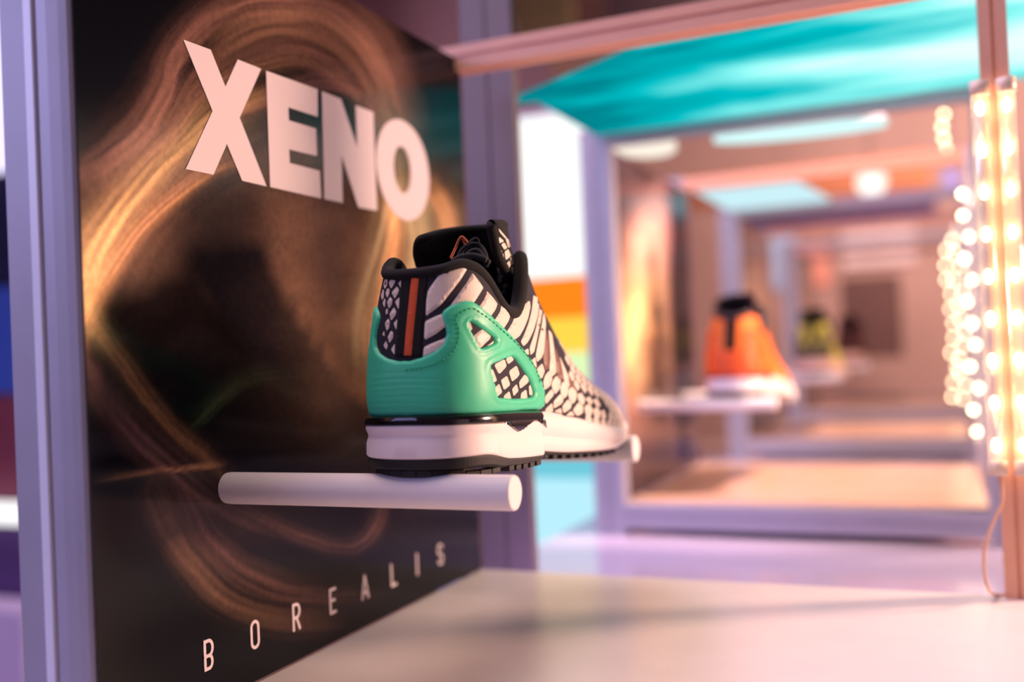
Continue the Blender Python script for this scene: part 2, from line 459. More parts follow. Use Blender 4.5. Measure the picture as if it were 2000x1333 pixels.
def build_sneaker(detail=True):
    root = empty('sneaker', ORG)
    parts = {}
    up = clean(mesh_obj('upper', *upper_mesh(), M['fabric'], root)); parts['upper'] = up
    tree = bvh_world(up)
    # lining: the rear of the upper again, 3.5 mm further in
    V = []; Fc = []; nt = 14; sl = [s for s in S_UP if s < .175]
    for sd in (1, -1):
        k0 = len(V)
        for s in sl:
            sec = section(s, nt, sd)
            for k, p in enumerate(sec):
                q = np.array([max(p[0] - .0038, 0.0), p[1] + .0045 * max(0, 1 - s / .04), p[2]])
                V.append(lean((sd * q[0], q[1], q[2])))
        for i in range(len(sl) - 1):
            for k in range(nt - 1):
                a, b, c, d = k0 + i * nt + k, k0 + (i + 1) * nt + k, k0 + (i + 1) * nt + k + 1, k0 + i * nt + k + 1
                Fc.append((d, c, b, a) if sd > 0 else (a, b, c, d))
    parts['lining'] = clean(mesh_obj('lining', V, Fc, M['lining'], root))
    insole = [(x * .93, s + .003, zb_up(s) + .006) for x, s in outline(w_up, S_UP[1:-1])]
    iv, if_ = loft_data([[(a, b, c - .003) for a, b, c in insole], insole]); parts['insole'] = mesh_obj('insole', iv, if_, M['lining'], root)
    # rolled collar edge, throat to throat round the heel
    rim = []
    for s in [s for s in S_UP if s <= .116][::-1]:
        rim.append([])
        for sd in (1, -1):
            p = section(s, 26, sd)[-1]; rim[-1].append(lean((sd * max(p[0] - .0016, 0), p[1] + .0012 * max(0, 1 - s / .03), p[2] + .0008)))
    rim = [q[0] for q in rim[:-1]] + [(0, rim[-1][0][1], rim[-1][0][2])] + [q[1] for q in rim[:-1][::-1]]
    rim = np.array(rim); 
    for _ in range(3): rim[1:-1] = (rim[:-2] + 2 * rim[1:-1] + rim[2:]) / 4
    sy = rim[:, 1]
    rr = .0034 + .0012 * np.clip((sy - .06) / .03, 0, 1)
    endf = np.minimum(np.arange(len(rim)), np.arange(len(rim))[::-1]); rr = rr * np.clip(.35 + endf / 4.0, 0, 1)
    v, f = tube_data(rim, rr, 12); parts['collar'] = mesh_obj('collar', v, f, M['collar'], root, True)
    # tongue
    tc = smooth_curve([(.168, .073), (.152, .088), (.138, .104), (.127, .120), (.121, .134), (.119, .1405)], 5)
    na = 25; th = .0048
    def tongue_pt(i, k, off):
        s0, z0 = tc[i]; u = i / (len(tc) - 1); a = (k / (na - 1) * 2 - 1)
        hw = .0245 + (.0070 * min(1, max(0, (1.0 - u) / .28)) ** .6 if a < 0 else 0); dep = .020 + .027 * min(1, u * 1.6)
        ang = a * math.pi / 2
        x = (hw + off) * math.sin(ang); y = s0 - dep + (dep + off) * math.cos(ang) ** .9 if math.cos(ang) > 1e-6 else s0 - dep
        return (x, y, z0 - (.0085 if a < 0 else .0040) * abs(a) ** 2.6 * u)
    V = []; Fc = []
    nr = len(tc)
    for off in (0.0, -th):
        for i in range(nr):
            for k in range(na): V.append(tongue_pt(i, k, off))
    for L in (0, 1):
        for i in range(nr - 1):
            for k in range(na - 1):
                a = L * nr * na + i * na + k; q = (a, a + 1, a + na + 1, a + na)
                Fc.append(q[::-1] if L == 0 else q)
    N = nr * na
    for i in range(nr - 1):
        for k in (0, na - 1):
            a = i * na + k; q = (a, a + na, N + a + na, N + a); Fc.append(q if k else q[::-1])
    for i in (0, nr - 1):
        for k in range(na - 1):
            a = i * na + k; q = (a, a + 1, N + a + 1, N + a); Fc.append(q if i else q[::-1])
    tg = mesh_obj('tongue', V, Fc, M['lining'], root, True); fix_normals(tg); parts['tongue'] = tg
    ttree = bvh_world(tg)
    edge = [tongue_pt(i, 0, -th / 2) for i in range(nr)] + [tongue_pt(nr - 1, k, -th / 2) for k in range(1, na - 1)] + [tongue_pt(i, na - 1, -th / 2) for i in range(nr)][::-1]
    v, f = tube_data(edge, .0030, 10); parts['binding'] = mesh_obj('tongue_binding', v, f, M['collar'], tg, True)
    # midsole, heel block and forefoot block
    mb = MB()
    prof = [(0, -.0003), (.05, .0004), (.40, .0002), (.55, -.0005), (.64, -.0009), (.72, -.0006), (.86, .0003), (.95, .0002), (1, -.0009)]
    mb.add(*loft_data([ring(w_heel, S_HEEL, (lambda s, q=q: h_mid(s) + (h_top(s) - h_mid(s)) * q), d, s_off=1) for q, d in prof]))
    prof = [(0, -.0012), (.10, .0002), (.32, .0002), (.38, -.0006), (.45, .0006), (.75, .0010), (.92, .0), (1, -.0016)]
    mb.add(*loft_data([ring(w_fore, S_FORE, (lambda s, q=q: f_mid(s) + (f_top(s) - f_mid(s)) * q), d, s_off=2) for q, d in prof]))
    ms = mb.build('midsole', M['midsole'], root, True); fix_normals(ms); ms.data.set_sharp_from_angle(angle=.7); parts['midsole'] = ms
    mtree = bvh_world(ms)
    # outsole
    mb = MB()
    mb.add(*loft_data([ring(w_heel, S_HEEL, (lambda s, q=q: h_bot(s) + .0022 + (h_mid(s) - h_bot(s) - .0022) * q), d, s_off=1) for q, d in ((0, -.0022), (.2, -.0006), (.8, -.0002), (1, -.0003))]))
    mb.add(*loft_data([ring(w_fore, S_FORE, (lambda s, q=q: f_bot(s) + .0016 + (f_mid(s) - f_bot(s) - .0016) * q), d, s_off=2) for q, d in ((0, -.004), (.3, -.0018), (1, -.0014))]))
    os_ = mb.build('outsole', M['outsole'], root, False); fix_normals(os_); parts['outsole'] = os_
    # clip between upper and heel
    rows = []
    for q, d in ((0, -.0004), (.1, .0006), (.45, .0009), (.7, .0002), (.86, -.0016), (1, -.0050)):
        rows.append(ring(w_heel, S_HEEL, (lambda s, q=q: h_top(s) - .0006 + (h_clip(s) - h_top(s) + .0006) * q), d, s_off=1))
    mb = MB(); mb.add(*loft_data(rows))
    tooth = crop('S', [(1440, 215), (1500, 240), (1640, 340), (1830, 215), (1936, 296), (1925, 215), (1880, 200), (1700, 190)])
    td = patch(tooth, mtree, .0011, .8, 2.5)
    if td: mb.add(*td); mb.add(*mirrored(td))
    cl = mb.build('heel_clip', M['clip'], root, False); parts['heel_clip'] = cl
    fix_normals(cl); cl.data.polygons.foreach_set('use_smooth', [True] * len(cl.data.polygons)); cl.data.set_sharp_from_angle(angle=.6)
    # green cage with two windows
    cb = np.array([(u[0], u[1]) for u in crop('B', [(470, 437), (555, 395), (612, 340), (636, 275), (630, 215), (606, 165), (600, 130), (618, 98), (660, 66), (715, 40), (765, 26), (815, 32), (865, 62), (935, 122), (1015, 198), (1100, 283), (1180, 372), (1242, 455), (1300, 562), (1334, 660), (1346, 735), (1336, 790), (1310, 815), (1200, 822), (1000, 838), (800, 850), (500, 866)])])
    def heel_px(z):
        loc, nor, idx, ds = tree.ray_cast(Vector((OX, OY - .2, OZ + z)), Vector((0, 1, 0)))
        return proj(np.array(loc) + np.array([0, 0, 0]))
    top_c, bot_c = heel_px(.0600), heel_px(.0295)
    left = [heel_px(z) for z in np.linspace(.0295, .0600, 12)]
    poly = list(cb) + left + [top_c + np.array([22, 1.0])]
    hole1 = round_poly(crop('F', [(95, 190), (125, 185), (255, 272), (395, 372), (412, 410), (400, 455), (235, 522), (150, 362), (85, 220)]), 1)
    hole2 = round_poly(crop('F', [(545, 640), (625, 612), (662, 640), (785, 812), (852, 935), (888, 1060), (880, 1105), (835, 1128), (640, 1138), (440, 1122), (415, 1000), (360, 790), (372, 715)]), 1)
    def lip(p):
        d1 = min(seg_dist(p[None], hole1)[0], seg_dist(p[None], hole2)[0])
        r = -.0005 * math.exp(-((d1 - 11) / 4.0) ** 2)
        if p[0] < 900 and p[1] > 725: r += .00022 * math.sin(p[1] * .55) * min(1, (900 - p[0]) / 40)
        return r
    # distance to the centre line must not count as an edge: extend the outline past it
    ext = [p + np.array([-14, 0]) for p in left]
    poly_ext = list(cb) + ext + [top_c + np.array([-14, 0.4]), top_c + np.array([10, 1.5])]
    cd = patch(np.array(poly_ext), tree,   .0020, 3.5, 4.2, [hole1, hole2], power=.5, extra=lip)
    def halves(data, name, m, par, sm=True):
        bm = bmesh.new(); bv = [bm.verts.new(p) for p in data[0]]
        for q in data[1]:
            try: bm.faces.new([bv[i] for i in q])
            except ValueError: pass
        g = list(bm.verts) + list(bm.edges) + list(bm.faces)
        bmesh.ops.bisect_plane(bm, geom=g, plane_co=(0, 0, 0), plane_no=(1, 0, 0), clear_inner=True)
        g = list(bm.verts) + list(bm.edges) + list(bm.faces)
        dup = bmesh.ops.duplicate(bm, geom=g)['geom']
        for e in dup:
            if isinstance(e, bmesh.types.BMVert): e.co = lean((-e.co.x, e.co.y, e.co.z))
        bmesh.ops.reverse_faces(bm, faces=[e for e in dup if isinstance(e, bmesh.types.BMFace)])
        bmesh.ops.remove_doubles(bm, verts=bm.verts, dist=2e-4)
        me = bpy.data.meshes.new(name); bm.to_mesh(me); bm.free(); me.materials.append(m)
        if sm: me.polygons.foreach_set('use_smooth', [True] * len(me.polygons))
        o = bpy.data.objects.new(name, me); COL.objects.link(o); o.parent = par; return o
    cg = halves(cd, 'heel_cage', M['cage'], root); parts['heel_cage'] = cg
    if not detail: return root, parts
    cgt = bvh_world(cg)
    # stitches
    sp = smooth_curve(crop('B', [(330, 533), (400, 524), (460, 515), (520, 500), (580, 475), (632, 445), (680, 400), (710, 350), (725, 290), (722, 225), (703, 165), (740, 115), (820, 85), (880, 115), (960, 172), (1050, 252), (1140, 335), (1230, 440), (1290, 540), (1318, 640)]), 30)
    L = np.concatenate([[0], np.cumsum(np.hypot(*np.diff(sp, axis=0).T))])
    def at(l): return np.array([np.interp(l, L, sp[:, 0]), np.interp(l, L, sp[:, 1])])
    l = 2.0
    while l < L[-1] - 8:
        pts = []
        for dl in (0, 2.2, 4.4, 6.6):
            loc, nor, ix, ds = cgt.ray_cast(Vector((0, 0, 0)), Vector(ray(at(l + dl))).normalized())
            if loc is not None: pts.append(np.array(loc) - ORG + np.array(nor) * .0001)
        if len(pts) == 4:
            v, f = tube_data(pts, [.0002, .00045, .00045, .0002], 6); mesh_obj('stitch', v, f, M['stitch'], cg, True)
        l += 9.2
    # heel tape
    band = crop('E', [(392, 225), (700, 232), (690, 420), (672, 640), (640, 1000), (630, 1200), (315, 1205), (345, 800), (372, 450)])
    d = patch(band, tree, .0007, 1.0, 5); o = mesh_obj('heel_tape', *d, M['lining'], up); parts['heel_tape'] = o; btree = bvh_world(o)
    d = patch(crop('E', [(510, 238), (598, 240), (565, 560), (530, 900), (502, 1235), (414, 1235), (440, 900), (478, 520)]), btree, .0005, .6, 5)
    mesh_obj('heel_stripe', *d, M['orange_tape'], up)['label'] = 'orange stripe up the heel'
    # cream film pieces on the lateral side
    big = [('A', [(515, 655), (622, 505), (700, 458), (760, 436), (818, 432), (858, 462), (800, 560), (700, 690), (625, 785), (560, 832), (496, 880), (500, 750)]),
           ('A', [(488, 925), (570, 885), (628, 862), (700, 830), (700, 980), (660, 975), (590, 1030), (482, 1090)]),
           ('A', [(480, 1148), (560, 1110), (640, 1080), (690, 1050), (690, 1180), (470, 1245)]),
           ('A', [(900, 502), (960, 580), (996, 632), (960, 690), (915, 760), (850, 800), (700, 800), (800, 660), (860, 575)]),
           ('A', [(1027, 662), (1080, 720), (1118, 772), (1102, 820), (1060, 880), (1000, 860), (950, 810), (1000, 740), (1022, 690)]),
           ('A', [(1152, 782), (1232, 812), (1236, 850), (1215, 920), (1170, 990), (1090, 920), (1140, 840)]),
           ('A', [(1276, 812), (1340, 792), (1396, 742), (1404, 800), (1382, 900), (1350, 980), (1312, 1050), (1265, 1085), (1195, 1020), (1250, 930), (1270, 870)]),
           ('P', [(1043, 563), (1051, 573), (1053, 591), (1050, 618), (1042, 646), (1034, 663), (1029, 671), (1022, 677), (1017, 668), (1024, 653), (1032, 632), (1038, 609), (1041, 586)]),
           ('P', [(1056, 582), (1060, 600), (1056, 626), (1050, 655), (1046, 675), (1043, 688), (1036, 694), (1034, 680), (1040, 663), (1047, 640), (1052, 615), (1054, 598)]),
           ('P', [(1062, 605), (1066, 630), (1065, 655), (1062, 688), (1058, 699), (1049, 708), (1046, 696), (1051, 668), (1057, 641), (1060, 620)]),
           ('D', [(350, 20), (385, 60), (405, 200), (420, 320), (425, 440), (385, 475), (360, 420), (370, 300), (365, 180)]),
           ('D', [(455, 270), (500, 370), (540, 460), (555, 560), (545, 580), (500, 510), (490, 430)])]
    for cid, pl in big:
        d = patch(round_poly(crop(cid, pl), 1), tree, .0007, 1.0, 6)
        if d:
            mesh_obj('upper_stripe', *d, M['cream'], up)
            if min(q[1] for q in d[0]) > .05: mesh_obj('upper_stripe', *mirrored(d), M['cream'], up)
    for pl in ([(325, 20), (350, 120), (365, 250), (365, 380), (330, 415), (310, 370), (300, 280), (315, 150)], [(415, 180), (450, 290), (490, 420), (495, 500), (470, 525), (430, 440), (420, 300)], [(525, 430), (570, 510), (630, 600), (610, 620), (555, 560)]):
        d = patch(round_poly(crop('D', pl), 1), tree, .0006, 1.0, 6)
        if d: mesh_obj('upper_stripe', *d, M['brown'], up); mesh_obj('upper_stripe', *mirrored(d), M['brown'], up)  # brown stripes put warm light on the dark fabric into colour
    small = [('F', q) for q in ([(415, 715), (540, 650), (565, 735), (475, 835)], [(560, 650), (615, 600), (655, 655), (590, 708)], [(345, 785), (395, 775), (445, 910), (410, 935), (365, 870)], [(598, 800), (690, 727), (725, 830), (700, 870), (635, 925)], [(498, 910), (570, 855), (610, 965), (535, 1030)], [(725, 930), (790, 840), (840, 880), (832, 935), (735, 1015)], [(415, 1010), (475, 955), (510, 1060), (430, 1125)], [(637, 1020), (690, 958), (712, 1040), (655, 1105)], [(540, 1100), (600, 1045), (625, 1150), (530, 1150)], [(750, 1070), (810, 1025), (825, 1150), (740, 1150)], [(845, 990), (865, 965), (900, 1040), (880, 1095), (850, 1085)], [(75, 225), (110, 180), (140, 270), (120, 292)], [(150, 370), (240, 295), (268, 285), (380, 372), (230, 518), (195, 460)], [(300, 505), (415, 415), (415, 475)])]
    small += [('D', q) for q in ([(240, 405), (290, 350), (310, 420), (285, 495)], [(305, 530), (320, 470), (355, 422), (385, 490), (365, 560), (315, 598)], [(385, 550), (405, 495), (430, 470), (465, 520), (455, 590), (415, 640), (395, 600)], [(470, 580), (485, 535), (510, 525), (540, 590), (530, 650), (500, 683), (475, 640)], [(545, 630), (560, 590), (580, 577), (620, 625), (615, 690), (585, 735), (555, 690)], [(325, 665), (380, 598), (400, 650), (330, 735), (320, 700)], [(405, 715), (465, 645), (490, 690), (480, 730), (405, 780)], [(490, 760), (540, 697), (570, 740), (560, 780), (500, 822)], [(590, 800), (640, 728), (680, 760), (680, 820), (630, 850)], [(325, 790), (385, 730), (392, 810), (335, 810)], [(410, 810), (470, 780), (480, 830)], [(525, 850), (570, 810), (600, 850)], [(630, 650), (670, 635), (700, 690), (690, 745), (650, 720)], [(700, 770), (740, 740), (775, 790), (760, 850), (715, 850)], [(710, 690), (750, 670), (775, 720), (755, 745)], [(785, 800), (820, 770), (850, 820), (840, 880), (800, 870)], [(780, 700), (820, 690), (850, 750), (825, 770)], [(860, 810), (890, 800), (905, 870), (870, 885)], [(192, 320), (225, 290), (235, 370), (230, 385)], [(120, 228), (155, 205), (160, 265)])]
    for cid, pl in small:
        d = patch(round_poly(crop(cid, pl), 1, .14, 1.2 if cid == 'D' else .7), tree, .0006, .8, 7)
        if d: mesh_obj('scale', *d, M['cream'], up); mesh_obj('scale', *mirrored(d), M['cream'], up)
    for pl in ([(235, 205), (270, 150), (308, 155), (285, 205), (250, 240)], [(325, 200), (345, 180), (388, 210), (350, 245)], [(180, 330), (205, 250), (228, 255), (215, 350), (190, 390)], [(240, 315), (295, 240), (322, 265), (300, 330), (265, 388)], [(355, 325), (385, 290), (380, 380)], [(148, 470), (170, 400), (180, 410), (178, 490), (160, 520)], [(203, 440), (225, 385), (247, 400), (240, 450), (220, 495)], [(275, 435), (335, 365), (357, 400), (345, 440), (310, 505)], [(168, 560), (190, 505), (200, 530), (190, 610)], [(222, 550), (255, 488), (280, 520), (270, 580), (240, 620)], [(315, 545), (365, 490), (355, 635)], [(250, 690), (300, 610), (325, 660), (315, 700), (268, 765)], [(205, 640), (228, 625), (225, 680), (205, 690)], [(195, 800), (235, 740), (250, 790), (240, 850), (215, 885)], [(298, 800), (340, 750), (328, 875)], [(230, 960), (265, 890), (290, 910), (285, 975), (245, 1030)], [(180, 1060), (205, 1010), (225, 1060), (210, 1110)], [(268, 1110), (310, 1040), (305, 1170)], [(165, 930), (185, 890), (190, 950)]):
        d = patch(round_poly(crop('E', pl), 1, .12, .5), tree, .0005, .8, 6)
        if d: mesh_obj('scale', *d, M['cream'], up)
    for pl in ([(225, 110), (330, 230), (310, 240), (240, 160)], [(230, 220), (288, 270), (280, 285), (235, 300)], [(260, 320), (300, 295), (335, 360), (300, 385)], [(225, 350), (270, 410), (225, 435)], [(217, 465), (285, 435), (305, 550), (220, 570)], [(305, 415), (350, 380), (380, 470), (320, 520)], [(217, 600), (275, 595), (275, 690), (215, 690)], [(315, 590), (365, 530), (380, 600), (340, 655), (320, 640)], [(215, 720), (275, 715), (260, 815), (215, 810)], [(320, 695), (370, 660), (370, 735), (325, 765)], [(275, 860), (355, 785), (360, 840), (320, 880), (290, 885)], [(220, 850), (240, 850), (240, 900), (228, 905)], [(235, 940), (310, 905), (310, 945), (250, 970)], [(315, 240), (350, 250), (375, 340), (350, 360)], [(370, 375), (395, 370), (410, 450), (385, 465)], [(380, 500), (410, 470), (420, 540), (400, 590), (385, 580)], [(385, 625), (420, 605), (425, 680), (400, 700)]):
        d = patch(round_poly(crop('G', pl), 1, .12, .5), ttree, .0005, .8, 6)
        if d: mesh_obj('scale', *d, M['cream'], tg)
    # smaller scales carry on over the top of the forefoot
    traced = [round_poly(crop(c_, q_), 1) for c_, q_ in small + big]
    def surf(s, a, off):
        sec = section(s, 40); L_ = np.concatenate([[0], np.cumsum(np.linalg.norm(np.diff(sec, axis=0), axis=1))])
        return np.array([np.interp(a, L_, sec[:, k]) for k in range(3)]), L_[-1]
    def surf_n(s, a):
        p, L_ = surf(s, a, 0); q, _ = surf(s + .001, a, 0); r_, _ = surf(s, a + .001, 0)
        n_ = np.cross(q - p, r_ - p); return p, -_n(n_) if np.linalg.norm(n_) > 0 else (p, np.array([0, 0, 1.0]))
    row = 0
    for s0 in np.arange(.150, .282, .0056):
        _, Lmax = surf(s0, 0, 0); row += 1
        for a0 in np.arange(.004 + (row % 2) * .0052, Lmax - .001, .0104):
            p = surf(s0, a0, 0)[0]; c_ = proj(p + ORG)
            if any(inside(c_[None], t_)[0] or seg_dist(c_[None], t_)[0] < 5.5 for t_ in traced): continue
            if p[2] < (f_top(s0 + .003) + .001): continue
            V_ = []
            for lift in (.0006, -.0003):
                for ds_, da_ in ((-.0049, 0), (-.0012, .0034), (.0012, .0034), (.0049, 0), (.0012, -.0034), (-.0012, -.0034)):
                    pp, nn = surf_n(s0 + ds_, min(max(a0 + da_, 0), Lmax - .0004))
                    if nn[2] < 0 and nn[0] < 0: nn = -nn
                    V_.append(pp + nn * lift)
            Fc_ = [(0, 1, 2, 3, 4, 5)] + [(6 + i, 6 + (i + 1) % 6, (i + 1) % 6, i) for i in range(6)]
            mesh_obj('scale', V_, Fc_, M['cream'], up); mesh_obj('scale', *mirrored((V_, Fc_)), M['cream'], up)
    # tread lugs
    lug = box_data(-.0042, .0042, -.0035, .0035, -.0022, .0008, .0005)
    me = bpy.data.meshes.new('tread_lug'); me.from_pydata(lug[0], [], lug[1]); me.materials.append(M['outsole'])
    def put_lug(x, s, z, rz):
        o = bpy.data.objects.new('tread_lug', me); COL.objects.link(o); o.parent = os_; o.location = (x, s, z); o.rotation_euler = (0, 0, rz)
    for i in range(13):
        a = -1.45 + i * 2.9 / 12
        put_lug(.0325 * math.sin(a), .0405 - .0345 * math.cos(a), h_bot(.03) + .0022 - (.0 if abs(a) < .9 else .002), a)
    for s in (.052, .062, .072, .082, .092):
        for sd in (1, -1): put_lug(sd * .0335, s, h_bot(s) + .0022, 0)
    for s in (.106, .117, .128, .139, .150, .161, .172, .183, .194, .205, .216, .232, .243):
        for sd in (1, -1): put_lug(sd * (w_fore(s) - .0075), s, f_bot(s) + .0017, 0)
    # laces: bars across the throat and a tangle inside the tongue
    for s, z in ((.121, .1175), (.134, .106), (.147, .0935), (.159, .0825)):
        pts = smooth_curve([(-.021, s - .004, z - .006), (-.012, s + .006, z + .001), (0, s + .010, z + .003), (.012, s + .006, z + .001), (.021, s - .004, z - .006)], 6)
        v, f = tube_data(pts, .0022, 8); mesh_obj('lace', v, f, M['lace'], root, True)
    def lace_px(pts, ys, r, m):
        P = [ony(p, OY + y) - ORG for p, y in zip(pts, ys)]
        v, f = tube_data(smooth_curve(P, 6), r, 8); return mesh_obj('lace', v, f, m, root, True)
    lace_px([(880, 505), (888, 488), (901, 463), (914, 475)], (.060, .062, .064, .064), .0008, M['thread'])['label'] = 'orange thread loop inside the collar'
    lace_px([(901, 463), (906, 474), (910, 480)], (.0645, .0645, .064), .0006, M['thread'])
    lace_px([(895, 510), (902, 490), (920, 478), (938, 482), (948, 500), (950, 520)], (.06, .062, .064, .066, .064, .06), .0016, M['lace'])
    lace_px([(905, 515), (915, 496), (932, 490), (945, 506), (955, 512)], (.056, .058, .06, .06, .058), .0016, M['lace'])
    lace_px([(912, 480), (922, 468), (932, 466), (936, 476)], (.06, .062, .064, .064), .0006, M['lace'])
    lace_px([(884, 512), (900, 503), (925, 500), (950, 508)], (.05, .052, .054, .055), .0018, M['lace'])
    return root, parts

sneaker, SPARTS = build_sneaker()
tag(sneaker, 'sharply focused sneaker with cream scale pattern and mint green heel cage on two white pegs', 'shoe', 'sneakers on display')

# ------------------------------------------------------------------ display panels with smoke print
def fbm(x, y, seed=0, octs=4, f0=1.0):
    """cheap value noise"""
    r = np.random.default_rng(seed); out = np.zeros_like(x); amp = 1.0; tot = 0
    for o in range(octs):
        G = r.random((64, 64)); fx = x * f0 * 2**o; fy = y * f0 * 2**o
        ix = np.floor(fx).astype(int); iy = np.floor(fy).astype(int); tx = fx - ix; ty = fy - iy
        tx = tx * tx * (3 - 2 * tx); ty = ty * ty * (3 - 2 * ty)
        g = lambda a, b: G[a % 64, b % 64]
        out += amp * ((g(ix, iy) * (1 - tx) + g(ix + 1, iy) * tx) * (1 - ty) + (g(ix, iy + 1) * (1 - tx) + g(ix + 1, iy + 1) * tx) * ty)
        tot += amp; amp *= .5
    return out / tot

def smoke_panel(root, y0, y1, z0, z1, strokes, base, ny, nz, blobs=(), thick=.008, shift=0.0, m=None):
    ys = np.linspace(y0, y1, ny); zs = np.linspace(z0, z1, nz)
    Yg, Zg = np.meshgrid(ys, zs, indexing='ij'); y = Yg.ravel(); z = Zg.ravel()
    V = np.stack([np.full_like(y, PX), y, z], 1)
    px = proj(np.stack([np.full_like(y, PX), y - shift, z], 1))
    wx = px[:, 0] + 26 * (fbm(px[:, 0] / 160, px[:, 1] / 160, 3) - .5); wy = px[:, 1] + 26 * (fbm(px[:, 0] / 160, px[:, 1] / 160, 4) - .5)
    W = np.stack([wx, wy], 1)
    col = np.tile(np.array(base, float), (len(y), 1))
    for pts, width, c, a in strokes:
        cv = smooth_curve(pts, 10); n = len(cv)
        ww = np.interp(np.linspace(0, 1, n), np.linspace(0, 1, len(width)), width) if np.ndim(width) else np.full(n, width)
        aa = np.interp(np.linspace(0, 1, n), np.linspace(0, 1, len(a)), a) if np.ndim(a) else np.full(n, a)
        best = np.full(len(y), 1e9); sg = np.zeros(len(y)); tt = np.zeros(len(y)); wv = np.ones(len(y)); av = np.zeros(len(y)); run = 0.0
        for i in range(n - 1):
            e = cv[i + 1] - cv[i]; le = np.hypot(*e) + 1e-9; q = W - cv[i]; t = np.clip((q @ e) / le ** 2, 0, 1)
            dd = np.hypot(*(q - t[:, None] * e).T); m_ = dd < best
            best = np.where(m_, dd, best); sg = np.where(m_, np.sign(e[0] * q[:, 1] - e[1] * q[:, 0]), sg); tt = np.where(m_, run + t * le, tt)
            wv = np.where(m_, ww[i], wv); av = np.where(m_, aa[i], av); run += le
        u_ = sg * best / wv
        prof = np.where(u_ > 0, np.exp(-(u_ * 1.25) ** 2), np.exp(-(u_ * .75) ** 2))            # one crisp and one fading side
        fil = fbm(u_ * 3.0 + 7 + tt / 420, tt / 260 + 3, int(ww[0] * 10) % 50 + 20, 4)          # filaments along the ribbon
        ends = np.clip(np.minimum(tt, run - tt) / (.12 * run + 1), 0, 1)
        acc = av * prof * np.clip(.15 + 1.9 * (fil - .22), 0, 1.5) * (.35 + .65 * ends)
        col += acc[:, None] * np.array(c)
    for (bx, by), (rx, ry), c, a in blobs:
        g = a * np.exp(-((W[:, 0] - bx) / rx) ** 2 - ((W[:, 1] - by) / ry) ** 2) * (.5 + fbm(W[:, 0] / 70, W[:, 1] / 70, 12))
        col += g[:, None] * np.array(c)
    col = np.clip(col, 0.002, 1)
    N = len(V); Fc = []
    idx = np.arange(N).reshape(ny, nz)
    q = np.stack([idx[:-1, :-1], idx[1:, :-1], idx[1:, 1:], idx[:-1, 1:]], -1).reshape(-1, 4)
    o = mesh_obj('print_sheet', V, q, m, root)
    at = o.data.color_attributes.new('smoke', 'FLOAT_COLOR', 'POINT')
    buf = np.ones((N, 4), np.float32); buf[:, :3] = col; at.data.foreach_set('color', buf.ravel())
    bv, bf = box_data(PX - thick, PX - .0004, y0 + (.0215 if thick < .01 and shift == 0 else 0), y1, z0, z1); mesh_obj('backing_board', bv, bf, M['board'], root)
    return o

